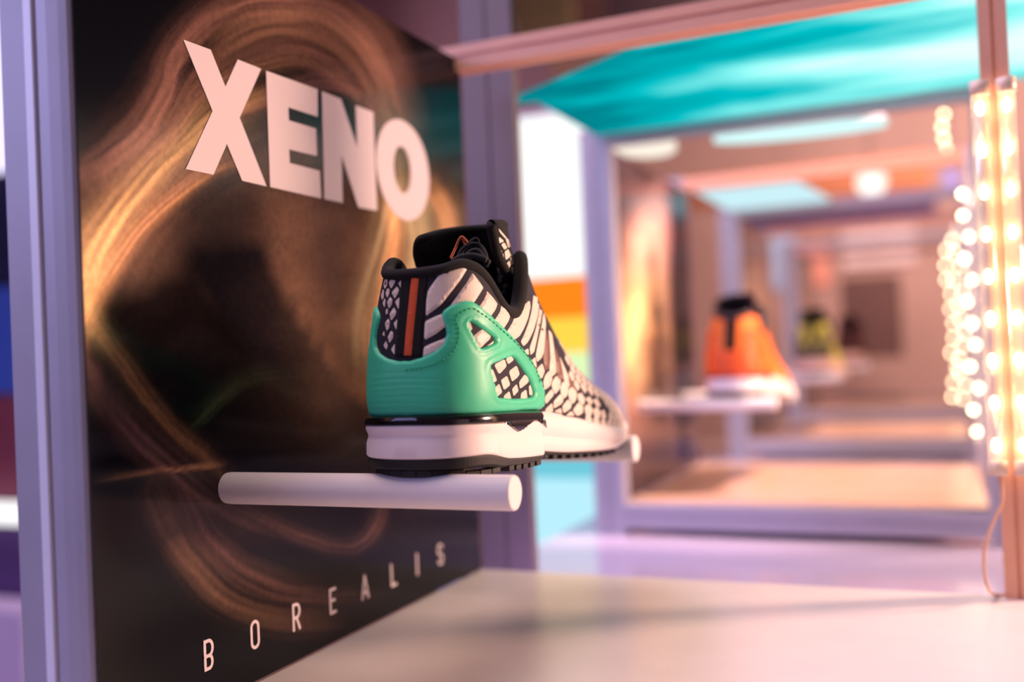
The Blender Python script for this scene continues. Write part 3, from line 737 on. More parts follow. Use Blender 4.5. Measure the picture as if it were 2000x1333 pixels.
M['board'] = mat('dark_board', lin(40, 34, 38), 0.6)
M['print'] = mat('smoke_print', (0.02, 0.02, 0.02, 1), 0.14, spec=0.24, noise=0.16, nscale=220, attr='smoke')
OR = (.56, .27, .11); YE = (.74, .46, .18); BR = (.20, .105, .065); RB = (.15, .070, .058); GR = (.07, .10, .035); OL = (.34, .29, .16)
strokes = [
    ([(110, 660), (165, 560), (190, 490), (240, 420), (305, 345), (375, 280), (445, 225), (540, 185)], [44, 38, 34, 28, 28, 34, 44], YE, [1.2, 1.5, 1.3, .9, .75, .45, .12]),
    ([(150, 700), (185, 600), (225, 520), (285, 445), (350, 385), (420, 342), (500, 318)], [24, 22, 18, 15, 13, 11], OR, [.9, 1.0, .9, .8, .95, .4, .1]),
    ([(185, 560), (240, 470), (320, 385), (400, 330), (480, 290)], [70, 60, 50], BR, .8),
    ([(140, 350), (225, 310), (280, 265), (325, 185), (360, 95), (420, 40), (520, 10), (620, 20), (695, 75), (740, 150), (765, 250)], [30, 32, 28, 26, 30, 36, 30], RB, 1.0),
    ([(230, 335), (310, 250), (370, 150), (440, 85), (540, 50), (635, 70), (700, 140), (740, 240)], [46, 42, 46, 50, 46], BR, .85),
    ([(270, 340), (345, 240), (405, 165), (480, 118), (580, 100), (670, 140)], [16, 14, 16], RB, .6),
    ([(300, 330), (370, 235), (430, 165), (510, 130), (600, 125), (690, 190)], [12, 12, 14], BR, .6),
    ([(420, 240), (520, 200), (620, 170), (690, 190), (735, 260)], [20, 18, 22], RB, .6),
    ([(735, 180), (762, 290), (768, 380), (742, 480), (712, 600), (700, 740)], [34, 30, 26, 26, 30], OL, [.15, .3, .75, .6, .7, .1]),
    ([(800, 380), (814, 480), (790, 590)], [28, 24, 22], OL, 1.0),
    ([(762, 380), (770, 450), (755, 560), (735, 700)], [16, 14, 14], OR, 1.0),
    ([(840, 370), (872, 430), (890, 540)], [18, 18, 16], OR, .7),
    ([(160, 590), (200, 660), (255, 745), (320, 830), (390, 895), (470, 950), (580, 990)], [20, 18, 16, 16, 16], OR, [.6, .5, .36, .36, .40, .2, .03]),
    ([(145, 680), (200, 780), (260, 855), (340, 930), (420, 985), (540, 1045)], [34, 30, 30, 28], RB, [.7, .7, .8, .6, .2]),
    ([(190, 938), (300, 926), (370, 918), (440, 910)], [5, 5, 6], OR, [.1, .45, .8, .3]),
    ([(290, 965), (330, 1050), (380, 1130), (450, 1190), (560, 1225), (700, 1225)], [28, 30, 28, 26], BR, [.55, .6, .5, .3, .06]),
    ([(345, 950), (400, 1060), (480, 1130), (590, 1170), (740, 1165)], [22, 26, 24, 20], RB, [.4, .7, .6, .4, .1]),
    ([(470, 985), (560, 1040), (640, 1075), (700, 1070), (737, 1032), (750, 980), (745, 910)], [12, 13, 14, 13, 12], RB, [.2, .5, .7, .8, .9, .6, .1]),
    ([(370, 845), (430, 785), (500, 745), (600, 730)], [14, 16, 18], GR, [.3, .6, .4, .05]),
    ([(155, 600), (185, 650), (230, 700)], [28, 28, 24], GR, [1.6, 1.3, .4]),
]
blobs = [((610, 540), (110, 180), BR, .95), ((640, 720), (70, 120), OR, .20), ((250, 470), (100, 70), BR, .5), ((790, 640), (90, 200), OR, .22), ((250, 400), (110, 90), BR, .4), ((560, 330), (160, 70), BR, .25), ((870, 470), (50, 90), OL, .35), ((330, 590), (150, 90), BR, .18)]
panel = empty('display_board', (0, 0, 0))
smoke_panel(panel, Y0 + .007, Y1, SHELF + .0008, .262, strokes, (.0025, .0032, .0055), 280, 300, blobs, m=M['print'])
tag(panel, 'dark panel printed with orange smoke and pale lettering, behind the green-heeled sneaker', 'board', 'printed display boards')

# lettering: flat ink shapes on the panel plane
def ink(outer, holes=(), name='letter', lift=.0005):
    loops = [np.array(outer)] + [np.array(h) for h in holes]; pts = []; ed = []
    for lp in loops:
        k = len(pts); pts += [Vector(p) for p in lp]; ed += [(k + i, k + (i + 1) % len(lp)) for i in range(len(lp))]
    co, e, fc, *_ = delaunay_2d_cdt(pts, ed, [], 0, 1e-7)
    C = np.array([tuple(c) for c in co]); cen = np.array([C[list(t)].mean(0) for t in fc]); ok = inside(cen, loops[0])
    for h in loops[1:]: ok &= ~inside(cen, h)
    F_ = [t for t, k in zip(fc, ok) if k]
    V = [(PX + lift, c[0], c[1]) for c in C]; n = len(V); V += [(PX + .00005, c[0], c[1]) for c in C]
    out = []
    cnt = {}
    for t in F_:
        a, b, c = (C[k] for k in t[:3])
        t = t if (b[0] - a[0]) * (c[1] - a[1]) - (b[1] - a[1]) * (c[0] - a[0]) > 0 else t[::-1]
        out.append(t)
        for i in range(len(t)): cnt[(t[i], t[(i + 1) % len(t)])] = 1
    for (a, b) in cnt:
        if (b, a) not in cnt: out.append((b, a, a + n, b + n))
    return mesh_obj(name, V, out, M['letter'], panel)
def yz(pts): return [tuple(onx(p, PX)[1:]) for p in pts]
ink(yz([(356.9, 77.5), (410.4, 97.4), (439.1, 169.7), (463.1, 116.4), (509, 134.6), (466.9, 230.2), (519.5, 364.2), (471.9, 353.4), (442, 281.7), (415.7, 341.7), (361.6, 330.5), (413.9, 217.1)]))['label'] = 'large letter X'
ink(yz([(518.6, 138.4), (619, 174.9), (619.6, 228.2), (561.9, 209.8), (563.1, 235.5), (616, 251.6), (617.8, 305.1), (563.4, 291.9), (564.9, 318.8), (623.4, 334.1), (626.5, 388), (526.5, 365.6)]))['label'] = 'large letter E'
ink(yz([(627.7, 178.5), (664.9, 193.7), (697, 289.6), (693.6, 206.2), (727.8, 219.4), (735.7, 411.9), (699.1, 405.1), (665.8, 302.8), (668.4, 396.4), (632.7, 389)]))['label'] = 'large letter N'
def ell(cy, cz, a, b, n=48): return [(cy + a * math.cos(2 * math.pi * i / n), cz + b * math.sin(2 * math.pi * i / n)) for i in range(n)]
ink(ell(.6905, .1478, .0418, .0395), [ell(.6880, .1478, .0133, .0185)])['label'] = 'large letter O'
# small lettering, thin condensed capitals drawn with strokes in a 1 x 1 cell
def bar(a, b, w):
    a = np.array(a); b = np.array(b); d = _n(b - a); n_ = np.array([-d[1], d[0]]) * w / 2
    return [a + n_, a - n_, b - n_, b + n_]
def arc(c, rx, rz, a0, a1, n=14): return [(c[0] + rx * math.cos(math.radians(a0 + (a1 - a0) * i / n)), c[1] + rz * math.sin(math.radians(a0 + (a1 - a0) * i / n))) for i in range(n + 1)]
def pathstroke(pts, w):
    P = np.array(pts, float); L = []; R_ = []
    for i in range(len(P)):
        d = _n(P[min(i + 1, len(P) - 1)] - P[max(i - 1, 0)]); n_ = np.array([-d[1], d[0]]) * w / 2
        L.append(P[i] + n_); R_.append(P[i] - n_)
    return L + R_[::-1]
CAP = .0172; zc = -.1692
def small_letter(ch, yc, wd, sw=.0019):
    h = CAP; l = yc - wd / 2; r = yc + wd / 2; t = zc + h; k = sw / 2
    polys = []
    st = lambda a, b: polys.append((bar(a, b, sw), ()))
    if ch == 'O':
        o_ = [(yc + (p[0]), p[1]) for p in arc((0, t - wd / 2), wd / 2, wd / 2, 0, 180) + arc((0, zc + wd / 2), wd / 2, wd / 2, 180, 360)]
        i_ = [(yc + (p[0]), p[1]) for p in arc((0, t - wd / 2), wd / 2 - sw, wd / 2 - sw, 0, 180) + arc((0, zc + wd / 2), wd / 2 - sw, wd / 2 - sw, 180, 360)]
        polys.append((o_, (i_,)))
    if ch in 'BREL': st((l + k, zc), (l + k, t))
    if ch in 'EL': st((l, zc + k), (r, zc + k))
    if ch == 'E': st((l, t - k), (r, t - k)); st((l, zc + h * .52), (r - wd * .12, zc + h * .52))
    if ch == 'I': st((yc, zc), (yc, t))
    if ch == 'A': st((l + k, zc), (yc, t)); st((r - k, zc), (yc, t)); st((l + wd * .2, zc + h * .27), (r - wd * .2, zc + h * .27))
    if ch in 'BR':
        q = h * .24; m_ = r - q * .75 - k
        polys.append((pathstroke([(l, t - k), (m_, t - k)] + arc((m_, t - k - q), q * .75, q, 80, -90) + [(l, t - k - 2 * q)], sw), ()))
        if ch == 'B':
            q2 = (t - k - 2 * q - zc - k) / 2
            polys.append((pathstroke([(l, zc + k), (m_, zc + k)] + arc((m_, zc + k + q2), q2 * .72, q2, -80, 90) + [(l, zc + k + 2 * q2)], sw), ()))
        else: st((yc, t - k - 2 * q), (r - k, zc))
    if ch == 'S':
        q = (h - sw) / 4; c1 = (yc, t - k - q); c2 = (yc, zc + k + q); a = wd / 2 - k
        polys.append((pathstroke(arc(c1, a, q, 10, 270) + arc(c2, a, q, 90, -170), sw), ()))
    V = []; Fc = []
    objs = []
    for o_, hs in polys:
        objs.append(ink(o_, hs))
    # join the strokes of one letter
    mb = MB()
    for i, o in enumerate(objs):
        mb.add([(c.co.x + i * 2e-5, c.co.y, c.co.z) for c in o.data.vertices], [tuple(p.vertices) for p in o.data.polygons])
        bpy.data.objects.remove(o)
    mb.build('letter', M['letter'], panel)['label'] = 'small letter ' + ch
for ch, cx_, cy_, wd in (('B', 407, 1283, .0082), ('O', 497, 1238, .0084), ('R', 578, 1203, .0084), ('E', 649, 1172, .0078), ('A', 712, 1146, .0098), ('L', 768, 1122, .0082), ('I', 813.7, 1100, .004), ('S', 859, 1080, .0086)):
    small_letter(ch, onx((cx_, cy_), PX)[1], wd)

# pegs (parts of the panel)
def peg(root, y, z, x1, r, x0=PX):
    n = 28; rows = []
    for x, q in ((x0 - .004, .97), (x0 + .001, .97), (x0 + .0025, 1), (x1 - .0012, 1), (x1 - .0003, .96), (x1, .90)):
        rows.append([(x, y + r * q * math.cos(2 * math.pi * k / n), z + r * q * math.sin(2 * math.pi * k / n)) for k in range(n)])
    v, f = loft_data(rows); o = mesh_obj('peg', v, f, M['peg'], root, True); fix_normals(o)
    for p in o.data.polygons: p.use_smooth = len(p.vertices) == 4
    o['label'] = 'white round peg'
    return o
peg(panel, .468, -.0708, -.2045, .0092)
p2 = ony((1243, 877), .720); peg(panel, .720, p2[2], p2[0], .0097)

# ------------------------------------------------------------------ frames, shelves, posts
def groove_bar(axis, a0, a1, c0, c1, d0, d1, m=None, name='bar', parent=None):
    """square extrusion with a slot in each visible face; c = first, d = second cross axis"""
    w = c1 - c0; h = d1 - d0; g = .16 * min(w, h); e = .0022
    cm = (c0 + c1) / 2; dm = (d0 + d1) / 2
    sec = [(c0, d0), (cm - g / 2, d0), (cm - g / 2, d0 + e), (cm + g / 2, d0 + e), (cm + g / 2, d0), (c1, d0),
           (c1, dm - g / 2), (c1 - e, dm - g / 2), (c1 - e, dm + g / 2), (c1, dm + g / 2), (c1, d1),
           (cm + g / 2, d1), (cm + g / 2, d1 - e), (cm - g / 2, d1 - e), (cm - g / 2, d1), (c0, d1),
           (c0, dm + g / 2), (c0 + e, dm + g / 2), (c0 + e, dm - g / 2), (c0, dm - g / 2)]
    v, f = extrude_section(sec, axis, a0, a1)
    o = mesh_obj(name, v, f, m or M['alu'], parent); return fix_normals(o)

XR = .030                                           # left face of the right-hand posts
# near post at the front edge of the panel
# frame of the nearest cube
fr = empty('display_cube', (0, 0, 0))
L_, R_ = -.4345, -.3875; yf = .3655
w = R_ - L_
sec = [(L_, yf + .022), (L_, yf), (L_ + .36 * w, yf), (L_ + .36 * w, yf + .002), (L_ + .53 * w, yf + .002), (L_ + .53 * w, yf),
       (L_ + .58 * w, yf - .0004), (L_ + .70 * w, yf - .0012), (L_ + .86 * w, yf - .0008), (R_ - .0016, yf), (R_, yf + .0014), (R_, yf + .022)]
M['highlight'] = mat('pale_highlight_strip', lin(240, 238, 246), 0.4)  # brighter facet of the front post put in as a paler strip
v, f = box_data(L_ + .365 * w, L_ + .49 * w, yf - .0012, yf + .0019, SHELF - .046, .285, .0005); mesh_obj('highlight_strip', v, f, M['highlight'], fr)
v, f = extrude_section(sec, 'z', SHELF - .046, .285)
fix_normals(mesh_obj('post', v, f, M['alu'], fr))
groove_bar('x', -.432, XR + .03, .790, .812, .2515, .2725, M['alu_warm_lit'], 'top_bar', fr)
groove_bar('z', SHELF, .252, XR, XR + .0185, .792, .8105, M['alu_warm_lit'], 'post', fr)
groove_bar('z', SHELF - .046, .2515, -.418, -.396, .778, .800, M['alu'], 'post', fr)
tag(fr, 'grooved metal frame of the nearest display cube, warm top bar and lilac front post', 'display cube', 'display cubes')
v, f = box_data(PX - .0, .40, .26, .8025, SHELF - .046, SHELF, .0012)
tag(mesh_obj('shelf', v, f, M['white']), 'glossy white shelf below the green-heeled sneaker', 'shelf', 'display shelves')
# lower deck the cubes stand on
M['deck'] = mat('lilac_white_deck', lin(190, 176, 206), 0.12, noise=0.05, nscale=6)
v, f = box_data(-.47, .9, .2, 4.4, -.255, -.2355); tag(mesh_obj('deck', v, f, M['deck']), 'glossy lilac-white deck between the first shelf and the second frame', 'platform')
mb = MB()
for x in (-.4, .8):
    for y in (.4, 2.3, 4.2): mb.add(*box_data(x - .04, x + .04, y - .04, y + .04, -1.02, -.255))
tr = mb.build('trestle', M['alu']); tag(tr, 'metal supports under the lilac-white deck', 'support')
# dark upright between the first and second cube
M['upright'] = mat('dark_grey_upright', lin(112, 98, 98), 0.45, 0.2)
x0_, x1_ = -.4290, -.3745
groove_bar('z', -.2355, .75, x0_, x1_, .893, .905, M['upright'], 'upright'); up_o = bpy.data.objects['upright']
tag(up_o, 'blurred grey-purple upright behind the far edge of the printed panel', 'post')

# ------------------------------------------------------------------ the cubes behind, each with panel, pegs and sneaker
def emis(name, color, strength, node_fn=None):
    m = bpy.data.materials.new(name); m.use_nodes = True; nt = m.node_tree; nt.nodes.remove(nt.nodes['Principled BSDF'])
    e = nt.nodes.new('ShaderNodeEmission'); e.inputs[0].default_value = color; e.inputs[1].default_value = strength
    nt.links.new(e.outputs[0], nt.nodes['Material Output'].inputs[0])
    if node_fn: node_fn(nt, e)
    return m

def sneaker_copy(yoff, cols, label, scale=1.0, zoff=0.0, xoff=0.0):
    r = empty('sneaker', ORG + np.array([xoff, yoff, zoff])); r.scale = (scale,) * 3
    for key in ('upper', 'lining', 'insole', 'collar', 'tongue', 'midsole', 'outsole', 'heel_clip', 'heel_cage', 'heel_tape'):
        src = SPARTS[key]; c = src.copy(); COL.objects.link(c); c.parent = r
        if key in cols:
            c.material_slots[0].link = 'OBJECT'; c.material_slots[0].material = cols[key]
    tag(r, label, 'shoe', 'sneakers on display'); return r
mm = lambda n, c, ro=.5: mat(n, lin(*c), ro)
orange = mm('orange_knit', (246, 120, 40)); dk = mm('charcoal_knit', (44, 30, 44)); yel = mm('lime_knit', (214, 200, 80)); olive = mm('olive_knit', (92, 84, 60)); maroon = mm('maroon_suede', (96, 50, 44)); pinkw = mm('pink_foam', (240, 196, 180))
redk = mm('dark_red_rubber', (170, 50, 30))

def cube(k, print_strokes, print_blobs, base, sh_col, labels):
    yo = CELL * k; z_s = SHELF - .006
    g = empty('display_cube', (0, yo, 0)); y = 1.22 - CELL
    groove_bar('z', -.2355, .282, -.4225, -.3835, y, y + .022, M['alu'], 'post', g)
    groove_bar('z', -.2355, .282, XR + .005, XR + .027, y, y + .022, M['alu'], 'post', g)
    groove_bar('x', -.3835, XR + .005, y, y + .022, .2600, .2795, M['alu'], 'top_bar', g)
    groove_bar('x', -.3835, XR + .005, y, y + .022, -.2265, -.1965, M['alu'], 'bottom_bar', g)
    y2 = y + .43
    groove_bar('z', -.2355, .282, -.4225, -.3945, y2, y2 + .022, M['alu'], 'post', g)
    groove_bar('z', -.2355, .282, XR + .005, XR + .027, y2, y2 + .022, M['alu'], 'post', g)
    groove_bar('x', -.3945, XR + .005, y2, y2 + .022, .2600, .2795, M['alu_warm_lit'], 'top_bar', g)
    groove_bar('x', -.3945, XR + .005, y2, y2 + .022, -.2265, -.1965, M['alu'], 'bottom_bar', g)
    tag(g, labels[0], 'display cube', 'display cubes')
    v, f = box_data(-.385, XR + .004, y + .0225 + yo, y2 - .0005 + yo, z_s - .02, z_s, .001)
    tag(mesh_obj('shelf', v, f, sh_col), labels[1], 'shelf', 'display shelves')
    p = empty('display_board', (0, 0, 0))
    smoke_panel(p, y + yo + .0225, y2 + yo - .001, z_s + .0005, .258, print_strokes, base, 70, 80, print_blobs, shift=yo, m=M['print'])
    peg(p, .468 + yo, -.0785, -.2045, .0085); peg(p, .720 + yo, p2[2] - .007, p2[0], .0090)
    tag(p, labels[2], 'board', 'printed display boards')
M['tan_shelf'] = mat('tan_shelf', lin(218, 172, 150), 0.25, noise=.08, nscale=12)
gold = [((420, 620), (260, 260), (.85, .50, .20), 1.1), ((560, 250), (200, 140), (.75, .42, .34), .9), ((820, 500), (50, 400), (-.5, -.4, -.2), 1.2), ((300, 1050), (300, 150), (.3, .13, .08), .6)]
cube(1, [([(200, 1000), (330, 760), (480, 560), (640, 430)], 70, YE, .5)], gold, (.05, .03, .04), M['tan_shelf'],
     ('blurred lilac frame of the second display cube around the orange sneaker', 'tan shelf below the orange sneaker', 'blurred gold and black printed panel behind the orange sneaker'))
cube(2, [], [((500, 600), (300, 300), (.7, .4, .25), .8)], (.10, .06, .06), M['tan_shelf'],
     ('small blurred frame of the third display cube around the lime sneaker', 'small blurred shelf below the lime sneaker', 'small blurred panel behind the lime sneaker'))
cube(3, [], [((500, 500), (300, 300), (.5, .3, .25), .8)], (.12, .07, .07), M['tan_shelf'],
     ('farthest blurred display frame around the dark red sneaker', 'farthest blurred shelf below the dark red sneaker', 'farthest blurred panel behind the dark red sneaker'))
sneaker_copy(CELL, dict(upper=orange, heel_cage=mm('red_orange_rubber', (236, 92, 34)), tongue=dk, lining=dk, collar=dk, heel_clip=redk, midsole=M['midsole']), 'blurred bright orange sneaker with black collar and white sole', 1.0, -.0085)
sneaker_copy(2 * CELL, dict(upper=yel, heel_cage=olive, tongue=olive, heel_clip=pinkw, midsole=pinkw), 'small blurred lime yellow sneaker beyond the orange one', 1.0, -.0085)
sneaker_copy(3 * CELL, dict(upper=maroon, heel_cage=maroon, tongue=maroon, heel_clip=pinkw, midsole=pinkw, outsole=redk), 'farthest blurred dark red sneaker with a pinkish sole', 1.0, -.0085)

# ceiling panels over the gaps, reflected teal and pale light put into their glow
def teal_nodes(nt, e):
    tc = nt.nodes.new('ShaderNodeTexCoord'); mp = nt.nodes.new('ShaderNodeMapping'); mp.inputs['Scale'].default_value = (3.2, 9.0, 1); mp.inputs['Rotation'].default_value = (0, 0, .5); mp.inputs['Location'].default_value = (.35, .1, 0)
    nz = nt.nodes.new('ShaderNodeTexNoise'); nz.inputs['Scale'].default_value = 1.0; nz.inputs['Detail'].default_value = 3
    gr = nt.nodes.new('ShaderNodeSeparateXYZ')
    ad = nt.nodes.new('ShaderNodeMath'); ad.operation = 'MULTIPLY_ADD'; ad.inputs[1].default_value = .85
    cr = nt.nodes.new('ShaderNodeValToRGB')
    cr.color_ramp.elements[0].position = .14; cr.color_ramp.elements[0].color = lin(0, 118, 128)
    cr.color_ramp.elements[1].position = .66; cr.color_ramp.elements[1].color = lin(214, 244, 242)
    el = cr.color_ramp.elements.new(.32); el.color = lin(0, 178, 184)
    el = cr.color_ramp.elements.new(.48); el.color = lin(130, 228, 224)
    nt.links.new(tc.outputs['Object'], mp.inputs[0]); nt.links.new(mp.outputs[0], nz.inputs['Vector'])
    nt.links.new(tc.outputs['Object'], gr.inputs[0]); nt.links.new(gr.outputs[0], ad.inputs[0]); nt.links.new(nz.outputs['Fac'], ad.inputs[2])
    nt.links.new(ad.outputs[0], cr.inputs[0]); nt.links.new(cr.outputs[0], e.inputs[0])
def ceiling_panel(name, poly, z, m, label):
    n = len(poly); v = [(x, y, z) for x, y in poly] + [(x, y, z + .006) for x, y in poly]
    f = [tuple(range(n)), tuple(range(n, 2 * n))[::-1]] + [(i, (i + 1) % n, n + (i + 1) % n, n + i) for i in range(n)]
    o = fix_normals(mesh_obj(name, v, f, m)); tag(o, label, 'ceiling light'); return o
c1 = onz((1012, 205), .274); c2 = onz((1262, 92), .274)
M['teal'] = emis('glowing_teal_acrylic', lin(0, 180, 180), 1.1, teal_nodes)
ceiling_panel('glowing_ceiling', [(c1[0] - .02, c1[1]), (c2[0], c2[1]), (c2[0], .813), (.40, .813), (.40, 1.219), (-.40, 1.219), (-.40, c1[1])], .274, M['teal'], 'teal ceiling panel made to glow above the gap behind the first bar')
M['pale'] = emis('glowing_pale_blue_acrylic', lin(196, 232, 240), .95)
ceiling_panel('glowing_ceiling', [(-.40, 1.675), (-.24, 1.675), (-.20, 2.068), (-.40, 2.068)], .274, M['pale'], 'pale blue ceiling panel made to glow above the orange sneaker')
M['cyanw'] = emis('white_cyan_glow', lin(205, 246, 246), 1.0)
M['creamw'] = emis('cream_glow', lin(250, 238, 222), .95)
def glow_disc(name, c, rx, ry, rz, m, label):  # bright patches of the second cube's ceiling, built as added glowing discs
    n = 40; poly = []
    for i in range(n):
        a = 2 * math.pi * i / n; x = rx * math.cos(a); y = ry * math.sin(a)
        poly.append((c[0] + x * math.cos(rz) - y * math.sin(rz), c[1] + x * math.sin(rz) + y * math.cos(rz)))
    rt = empty(name, (0, 0, 0)); tag(rt, label, 'lamp')
    z = c[2]; v = [(x, y, z) for x, y in poly] + [(x, y, z + .008) for x, y in poly]
    f = [tuple(range(n)), tuple(range(n, 2 * n))[::-1]] + [(i, (i + 1) % n, n + (i + 1) % n, n + i) for i in range(n)]
    fix_normals(mesh_obj('glow_plate', v, f, m, rt))
    v2 = [(c[0] + (x - c[0]) * 1.03, c[1] + (y - c[1]) * 1.03, z + .009) for x, y in poly] + [(c[0] + (x - c[0]) * .8, c[1] + (y - c[1]) * .8, z + .03) for x, y in poly]
    fix_normals(mesh_obj('housing', v2, f, M['alu'], rt)); return rt
cc = onz((1560, 262), .285); glow_disc('ceiling_glow_disc', cc, .115, .035, .12, M['cyanw'], 'oval white-cyan glowing disc for a bright ceiling patch above the orange sneaker')
cc = onz((1255, 290), .285); glow_disc('ceiling_glow_disc', cc, .045, .08, 0.0, M['creamw'], 'cream glowing disc for a bright ceiling patch in the upper left corner of the second cube')

# standing screen with colour bands
def screen():
    y = 1.75; a = ony((985, 222), y); b = ony((1190, 1078), y)
    x0, x1 = a[0], b[0]; zt, zb_ = a[2], b[2]
    r = empty('light_screen', (0, 0, 0)); tag(r, 'tall lit screen with white, orange, yellow and pale blue bands', 'screen')
    bands = [(222, 543, (246, 246, 244), 1.0), (543, 622, (255, 128, 26), 1.0), (622, 690, (255, 206, 74), .95), (690, 750, (214, 240, 178), .95), (750, 840, (186, 236, 236), .95), (840, 935, (110, 196, 214), .9), (935, 1078, (176, 226, 240), .95)]
    for p0, p1, c, s in bands:
        z1 = ony((1080, p0), y)[2]; z0 = ony((1080, p1), y)[2]
        v, f = box_data(x0, x1, y, y + .004, z0, z1 - .0005); mesh_obj('screen_band', v, f, emis('screen_%d' % p0, lin(*c), s * 1.05), r)
    zt = ony((1080, 222), y)[2]; zb_ = ony((1080, 1078), y)[2]
    v, f = box_data(x0 - .012, x1 + .012, y + .0042, y + .04, zb_ - .012, zt + .012, .003); mesh_obj('housing', v, f, M['alu'], r)
    v, f = box_data(x0 - .05, x1 + .05, y - .1, y + .15, -1.02, -1.0); mesh_obj('foot', v, f, M['alu'], r)
    v, f = box_data((x0 + x1) / 2 - .03, (x0 + x1) / 2 + .03, y + .005, y + .035, -1.0, zb_ - .01); mesh_obj('stem', v, f, M['alu'], r)
screen()

# ------------------------------------------------------------------ rope lights on the right-hand posts
def clear_tube():
    m = bpy.data.materials.new('clear_tube'); m.use_nodes = True; nt = m.node_tree; nt.nodes.remove(nt.nodes['Principled BSDF'])
    a = nt.nodes.new('ShaderNodeBsdfTransparent'); b = nt.nodes.new('ShaderNodeBsdfTranslucent'); g = nt.nodes.new('ShaderNodeBsdfGlossy'); g.inputs['Roughness'].default_value = .1
    b.inputs[0].default_value = (.95, .86, .76, 1)
    x = nt.nodes.new('ShaderNodeMixShader'); x.inputs[0].default_value = .13; y = nt.nodes.new('ShaderNodeMixShader'); y.inputs[0].default_value = .06
    nt.links.new(a.outputs[0], x.inputs[1]); nt.links.new(b.outputs[0], x.inputs[2]); nt.links.new(x.outputs[0], y.inputs[1]); nt.links.new(g.outputs[0], y.inputs[2])
    nt.links.new(y.outputs[0], nt.nodes['Material Output'].inputs[0]); return m
M['tube'] = clear_tube()
M['bulb'] = emis('warm_led', (1.0, .64, .33, 1), 22.0)
M['cap'] = mat('clear_cap', lin(226, 200, 180), 0.3)
M['wire'] = mat('clear_wire', lin(220, 170, 140), 0.3)
M['far_bulb'] = emis('warm_led_far', (1.0, .76, .46, 1), 17.0)
bulb_me = {}
def bulb_mesh(r, h, m):
    bm = bmesh.new(); bmesh.ops.create_uvsphere(bm, u_segments=10, v_segments=6, radius=1.0)
    for v_ in bm.verts: v_.co = Vector((v_.co.x * r, v_.co.y * r, v_.co.z * h))
    me = bpy.data.meshes.new('bulb'); bm.to_mesh(me); bm.free(); me.materials.append(m)
    me.polygons.foreach_set('use_smooth', [True] * len(me.polygons)); return me
NEAR_B = bulb_mesh(.0030, .0048, M['bulb']); FAR_B = bulb_mesh(.0036, .0036, M['far_bulb'])
def rope(x, y, z0, z1, step, label, bulb, tube_r=.0058, parts=True):
    r = empty('rope_light', (x, y, z0)); tag(r, label, 'light', 'rope lights')
    v, f = tube_data([(0, 0, 0), (0, 0, (z1 - z0) / 2), (0, 0, z1 - z0)], tube_r, 14); mesh_obj('tube', v, f, M['tube'], r, True)
    if parts:
        for zz in (0, z1 - z0):
            v, f = tube_data([(0, 0, zz - .006), (0, 0, zz + .004)], tube_r * 1.12, 14); mesh_obj('end_cap', v, f, M['cap'], r, True)
    n = int((z1 - z0) / step)
    for i in range(n):
        o = bpy.data.objects.new('bulb', bulb); COL.objects.link(o); o.parent = r; o.location = (0 if parts else random.uniform(-1.6, 1.6) * tube_r, 0, (i + .5) * step)
    return r
ya = .779
za0 = ony((1948, 912), ya)[2]; za1 = ony((1915, 170), ya)[2]
ra = rope(ony((1931, 550), ya)[0], ya, za0, za1, (za1 - za0) / 9, 'glowing rope light left of the nearest right-hand post', NEAR_B)
rb = rope(ony((1983, 550), ya)[0], ya, za0, za1, (za1 - za0) / 9, 'glowing rope light right of the nearest right-hand post', NEAR_B)
P = [ony((1950, 918), ya), ony((1958, 975), ya - .003), ony((1940, 1020), ya - .006), ony((1925, 1065), ya - .01), ony((1922, 1110), ya - .012), ony((1930, 1150), ya - .012), onz((1945, 1163), SHELF + .0015), onz((1975, 1160), SHELF + .0015)]
v, f = tube_data(smooth_curve(np.array(P), 6), .0011, 8); w_ = mesh_obj('wire', v, f, M['wire'], None, True)
tag(w_, 'thin clear wire looping from the rope light down to the shelf', 'wire')
rope(.037, CELL * 1 + .78, -.16, .24, .032, 'rope light on the far right post of the orange sneaker cube', FAR_B, parts=False)
rope(.028, CELL * 2 + .78, -.16, .25, .030, 'rope light on the far right post of the lime sneaker cube', FAR_B, parts=False)
rope(.012, CELL * 2 + .84, -.16, .22, .034, 'left strand of the twin rope lights behind the lime sneaker cube', FAR_B, parts=False)
u = ony((1846, 305), 2.25); u2 = ony((1843, 190), 2.25)
rh = rope(u[0], 2.25, u[2], u2[2], .0245, 'short rope light hanging high beside the right-hand posts', FAR_B, parts=False)
v, f = tube_data([(0, 0, u2[2] - u[2]), (0, 0, 2.6 - u[2])], .001, 6); mesh_obj('cord', v, f, M['wire'], rh, True)

# ------------------------------------------------------------------ the shop behind
def globe(px, y, rad, color, strength, label, ceil=2.2):
    c = ony(px, y); r = empty('pendant_lamp', c); tag(r, label, 'lamp')
    bm = bmesh.new(); bmesh.ops.create_uvsphere(bm, u_segments=24, v_segments=14, radius=rad); me = bpy.data.meshes.new('globe'); bm.to_mesh(me); bm.free()
    me.materials.append(emis('globe_' + label[:8], color, strength)); o = bpy.data.objects.new('globe', me); COL.objects.link(o); o.parent = r
    v, f = tube_data([(0, 0, rad * .9), (0, 0, rad * 1.25)], rad * .3, 12); mesh_obj('socket', v, f, M['alu'], r, True)
    v, f = tube_data([(0, 0, rad * 1.2), (0, 0, ceil - c[2])], .003, 6); mesh_obj('cord', v, f, M['wire'], r, True)
globe((1702, 356), 4.2, .055, lin(255, 246, 236), 1.3, 'round white globe lamp hanging in the blurred shop')
globe((1858, 348), 4.4, .030, lin(168, 146, 214), 1.5, 'small violet globe lamp beside the rope lights')
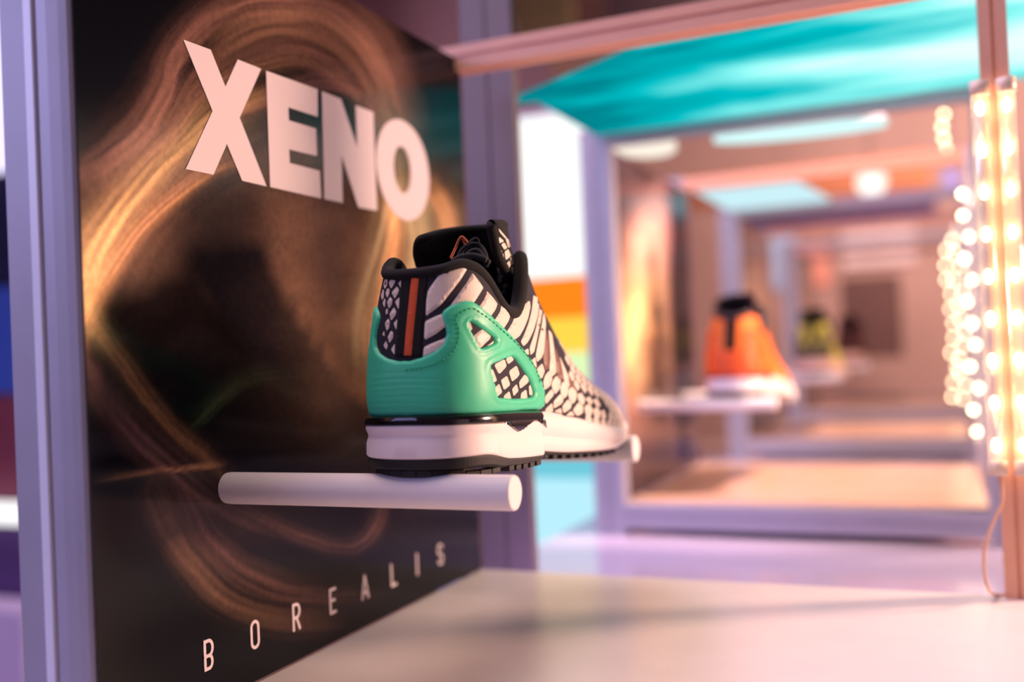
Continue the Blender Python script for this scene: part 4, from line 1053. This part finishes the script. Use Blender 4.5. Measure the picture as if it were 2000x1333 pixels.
v, f = box_data(-5, 5, -.2, 8.1, 2.6, 2.7); struct(mesh_obj('ceiling', v, f, mat('shop_ceiling', lin(120, 98, 96), 0.7, noise=.1, nscale=1)), 'dim shop ceiling')

def block(name, p0, p1, y, depth, m, label, cat, bev=.004, group=None):
    a = ony(p0, y); b = ony(p1, y)
    xm = min(max((p0[0] + p1[0]) / 2, 15), 1985); zt = ony((xm, p0[1]), y)[2]; z0 = ony((xm, p1[1]), y)[2]
    v, f = box_data(min(a[0], b[0]), max(a[0], b[0]), y, y + depth, z0, zt, bev)
    o = mesh_obj(name, v, f, m); tag(o, label, cat, group); return o
wallm = lambda n, c: mat(n, lin(*c), .6, noise=.1, nscale=5)
block('wall_board', (1180, 330), (1820, 395), 5.2, .06, wallm('board_orange', (226, 140, 96)), 'wide orange-brown fascia board across the blurred shop', 'board')
block('wall_board', (1420, 395), (1830, 440), 5.1, .05, wallm('board_plum', (120, 90, 128)), 'dark plum board under the orange-brown fascia', 'board')
block('poster', (1430, 430), (1494, 540), 7.97, .028, wallm('poster_amber', (246, 176, 110)), 'blurred amber poster right of the second cube panel', 'poster')
block('poster', (1555, 470), (1620, 560), 7.97, .028, wallm('poster_coral', (236, 150, 128)), 'blurred coral poster above the lime sneaker', 'poster')
block('wall_board', (1000, -60), (1120, 110), 5.0, .05, wallm('board_ochre', (206, 182, 122)), 'blurred ochre board above the first bar', 'board')
block('wall_board', (1180, -80), (1500, 60), 5.0, .05, wallm('board_taupe', (140, 112, 108)), 'blurred taupe board above the first bar', 'board')
block('counter', (1330, 880), (2300, 1100), 5.4, .5, wallm('counter_pink', (226, 186, 176)), 'blurred pale pink counter far behind the cubes', 'counter')
block('poster', (1500, 450), (1556, 565), 7.97, .028, wallm('poster_sky', (170, 190, 226)), 'blurred pale blue poster between the amber and coral posters', 'poster')
block('poster', (1640, 420), (1790, 520), 7.97, .028, wallm('poster_rose', (226, 196, 196)), 'wide blurred pale rose poster below the globe lamp', 'poster')
block('cabinet', (1640, 540), (1760, 700), 6.6, .4, wallm('cabinet_brown', (92, 60, 54)), 'dark brown cabinet far behind the lime sneaker', 'cabinet')
# beyond the near post, at the left edge of the picture
block('lightbox', (-420, -200), (60, 325), 1.6, .05, emis('lilac_lightbox', lin(232, 222, 255), 1.1), 'lilac-white lightbox at the left edge of the picture', 'lightbox')
block('banner', (-420, 335), (60, 560), 1.62, .05, wallm('banner_navy', (20, 22, 60)), 'dark navy banner under the lilac lightbox', 'banner')
block('banner', (-420, 560), (60, 770), 1.62, .05, wallm('banner_blue', (60, 92, 190)), 'blue banner under the navy one at the left edge', 'banner')
block('banner', (-420, 775), (60, 975), 1.62, .05, wallm('banner_wine', (130, 58, 78)), 'wine red banner at the left edge', 'banner')
block('tube_lamp', (-420, 985), (60, 1026), 1.55, .03, emis('tube_white', lin(250, 248, 250), 1.2), 'white horizontal tube lamp at the left edge', 'lamp')
block('banner', (-420, 1035), (60, 1190), 1.62, .05, wallm('banner_purple', (92, 62, 120)), 'purple banner under the white tube lamp', 'banner')
block('plinth', (-420, 1195), (60, 1600), 1.5, .1, wallm('plinth_lilac', (214, 196, 236)), 'pale lilac plinth at the lower left edge', 'plinth')
